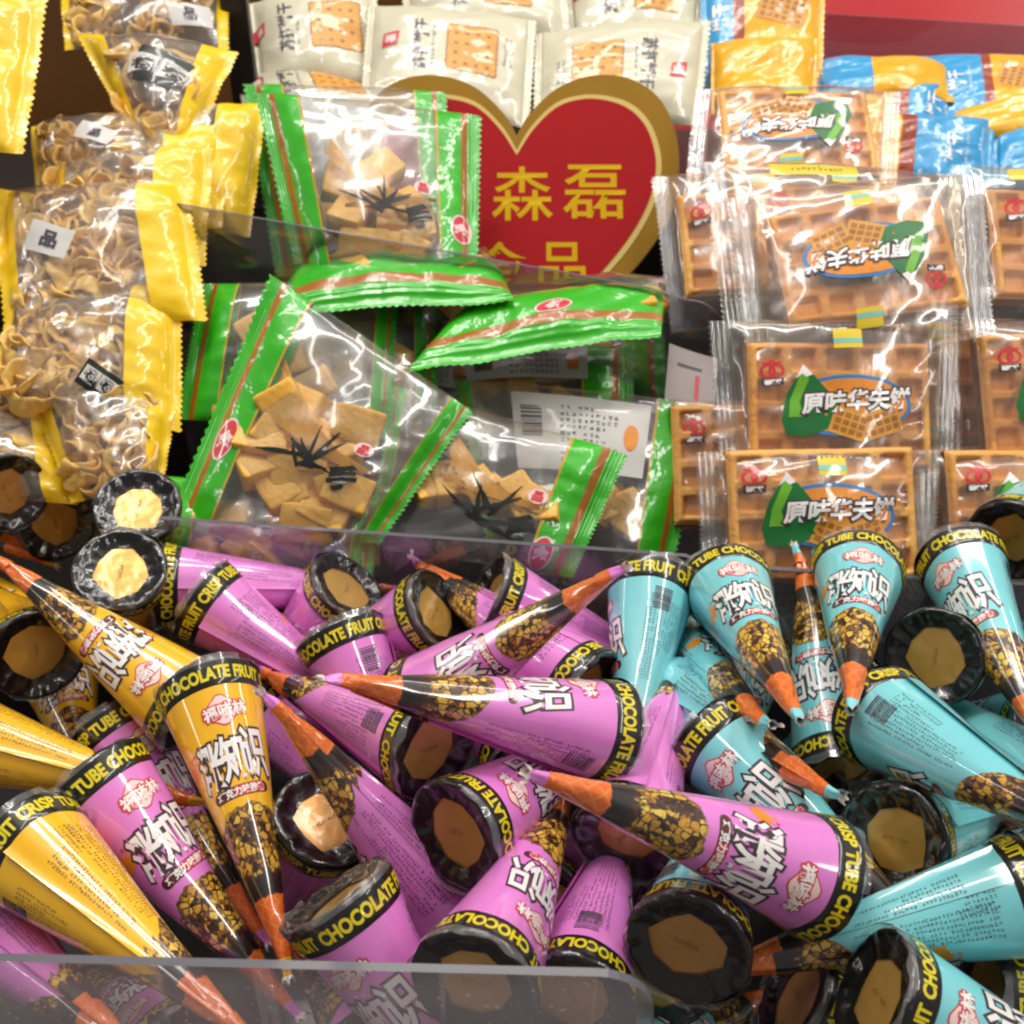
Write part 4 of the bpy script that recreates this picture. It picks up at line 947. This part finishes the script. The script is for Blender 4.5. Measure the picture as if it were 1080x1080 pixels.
slab(outer, -.5, 0, 'board', ['gold'])
slab(mid, 0.003, .05, 'trim_line', ['cream'])
def chr_at(c, px, py, h, sx=1.): return xf(glyphs(c, h * K, .035, sx), (px - 545) * K, (212 - py) * KY)
slab(inner, .053, .10, 'red_face', ['signred', 'signyellow'], [chr_at('森', 551, 197, 62, .98), chr_at('磊', 627, 195, 62, .98), chr_at('食', 527, 275, 60, .92), chr_at('品', 592, 273, 54, .92)])

# ---------------------------------------------------------------- bins, dividers and the place
def plate(name, label, corners, th, mat, radius=1.2, group=None):
    """clear upright plate; corners = top left, top right as (px,py,d), bottom height; one rounded top corner"""
    a, b = W(*corners[0]), W(*corners[1]); zb = corners[2]
    ex = Vector((b.x - a.x, b.y - a.y, 0)); L = ex.length; ex.normalize(); n = Vector((-ex.y, ex.x, 0))
    root = thing(name, label, 'divider', a, group)
    def top(s): return (b.z - a.z) * s / L
    pts = [(0, zb - a.z), (0, top(0))] 
    for k in range(12): pts.append(((L - radius) * k / 12 + .001, top((L - radius) * k / 12)))
    for k in range(9):
        t = k / 8 * PI / 2; pts.append((L - radius + radius * math.sin(t), top(L) - radius + radius * math.cos(t)))
    pts.append((L, zb - a.z))
    P3 = lambda s, z, o: ex * s + Vector((0, 0, z)) + n * o
    bm = bmesh.new()
    for o in (-th / 2, th / 2): bm.faces.new([bm.verts.new(P3(s, z, o)) for s, z in pts])
    finish(bm, 'panel', [mat], root, smooth=False)
    bm = bmesh.new()
    e = [(bm.verts.new(P3(s, z, -th / 2)), bm.verts.new(P3(s, z, th / 2))) for s, z in pts[1:]]
    for k in range(len(e) - 1): bm.faces.new((e[k][0], e[k + 1][0], e[k + 1][1], e[k][1]))
    finish(bm, 'polished_edge', ['acrylic_edge'], root, smooth=False)
plate('acrylic_divider', 'grey clear acrylic plate along the bottom edge, rounded corner, in front of the cones', ((-60, 1008, 28.9), (694, 1027, 28.4), -14), .25, 'acrylic_grey', 1.6)
plate('acrylic_divider', 'clear acrylic plate between the pink cones and the green bags', ((170, 546, 51.2), (738, 586, 50.2), -12), .25, 'acrylic', .8)
plate('acrylic_divider', 'clear acrylic plate rising behind the flat green bags, crossing the upper green bag', ((150, 208, 59.6), (770, 318, 59.0), -6), .22, 'acrylic', 2.2)
plate('acrylic_divider', 'low clear plate with pale edge between the waffle packs and the teal cones', ((764, 596, 49.8), (1120, 618, 49.8), -12), .25, 'acrylic', .6)
plate('acrylic_divider', 'clear plate in front of the red wall above the blue packets', ((866, 14, 93), (1200, 34, 93), 5), .3, 'acrylic', .6)

# paper card between the green bags and the waffles
bm = bmesh.new()
qa, qb, qc, qd = W(706, 362, 60), W(757, 378, 59.4), W(752, 462, 57.6), W(698, 455, 58.2); oo = (qa + qb + qc + qd) / 4
nr = (qb - qa).cross(qd - qa).normalized()
pf = lambda u, v, o: (qa * (1 - u) + qb * u) * (1 - v) + (qd * (1 - u) + qc * u) * v + nr * (o + .12 * math.sin(u * 3)) - oo
grid(bm, 8, 8, lambda i, j: pf(i / 8, j / 8, 0)); grid(bm, 8, 8, lambda i, j: pf(i / 8, j / 8, .05))
fm = lambda x, y: pf(x, y, -.03)
decal(bm, rect(.09, .34, .62, .45), fm, 1, .2); decal(bm, rect(.5, .03, .45, .2), fm, 2, .2)
tag(finish(bm, 'paper_card', ['card_paper', 'red_ink', 'grey_ink'], None, oo), 'small white paper card with a red mark between the green bags and the waffle packs', 'card')

# shelf and walls
def slabbox(name, lo, hi, mat):
    bm = bmesh.new(); box(bm, lo, hi); return tag(finish(bm, name, [mat], smooth=False), kind='structure')
slabbox('shelf', (-90, 5, -17), (90, 130, -14), 'dark')
bm = bmesh.new()
for a, b in (((-90, 44.5), (90, 44.5)), ):
    box(bm, (-90, 45.5, -14), (90, 100, -9.5))
box(bm, (-90, 64, -9.4), (90, 100, -3)); box(bm, (-90, 76, -2.9), (90, 100, 6))
tag(finish(bm, 'shelf_steps', ['dark'], smooth=False), kind='structure')
bm = bmesh.new()
pr = [(5, 94, 2), (120, 94, 2), (120, 124, 34), (5, 124, 34)]
f_ = bm.faces.new([bm.verts.new(p) for p in pr]); bmesh.ops.solidify(bm, geom=[f_], thickness=1.2)
tag(finish(bm, 'wall_red', ['wallred'], smooth=False), kind='structure')
slabbox('wall_brown', (-120, 108, -14), (4.9, 110, 60), 'wallbrown')
bm = bmesh.new(); p0 = W(252, 40, 74); box(bm, (-.9, -.5, -26), (.9, .5, 16), 0, .15)
tag(finish(bm, 'divider_post', ['dark'], None, p0, smooth=False), 'dark upright post between the yellow bags and the cream packets', 'post')
# ---------------------------------------------------------------- light, camera, picture
def area_lamp(loc, rz, power, w=1.3, h=.045, colr=(1, .955, .885)):
    """a fluorescent tube under the shop ceiling, facing down (far ones lean towards the shelf); the broad one is added fill"""
    li = bpy.data.lights.new('tube_or_fill', 'AREA'); li.shape = 'RECTANGLE'; li.size = w; li.size_y = h; li.energy = power; li.color = colr
    o = bpy.data.objects.new('tube_or_fill', li); col.objects.link(o); o.location = loc
    lean = Matrix.Rotation(math.atan2(loc[0], loc[2]), 4, 'Y') if abs(loc[0]) > 2 else Matrix()
    o.rotation_euler = (lean @ Matrix.Rotation(rz, 4, 'Z')).to_euler()
area_lamp((-.30, .80, 1.9), .05, 19, 1.8, .16)
area_lamp((.55, 1.55, 2.0), .05, 11, 1.8, .16)
area_lamp((-.45, .95, 2.0), PI / 2 + .05, 12, 2.6, .12)
area_lamp((1.40, .15, 2.0), PI / 2 + .03, 36, 3.4, .16)
area_lamp((4.2, .5, 1.9), PI / 2, 28, 4.5, .10)
area_lamp((-4.2, .5, 2.2), PI / 2, 24, 4.5, .10)
area_lamp((0, .9, 2.4), 0, 6, 2.6, 2.2)  # added soft fill standing in for light bounced off the ceiling

wd = bpy.data.worlds.new('World'); scene.world = wd; wd.use_nodes = True
bg = wd.node_tree.nodes['Background']; bg.inputs[0].default_value = (1.0, .95, .9, 1); bg.inputs[1].default_value = .16

cam = bpy.data.cameras.new('camera'); co = bpy.data.objects.new('camera', cam); col.objects.link(co)
co.location = (0, 0, CAMH * S); co.rotation_euler = (PI / 2 - PITCH, 0, 0)
cam.sensor_fit = 'HORIZONTAL'; cam.angle = 2 * math.atan(540 / F); cam.clip_start = .01; cam.clip_end = 20
cam.dof.use_dof = True; cam.dof.focus_distance = .40; cam.dof.aperture_fstop = 20.0
scene.camera = co
scene.view_settings.view_transform = 'Standard'; scene.view_settings.look = 'None'; scene.view_settings.exposure = 0.08; scene.view_settings.gamma = 1
scene.render.engine = 'CYCLES'
cy = scene.cycles
cy.max_bounces = 10; cy.diffuse_bounces = 4; cy.glossy_bounces = 4; cy.transparent_max_bounces = 28; cy.transmission_bounces = 4
cy.filter_width = 2.2; cy.use_denoising = True; cy.sample_clamp_indirect = 4.0; cy.caustics_reflective = False; cy.caustics_refractive = False
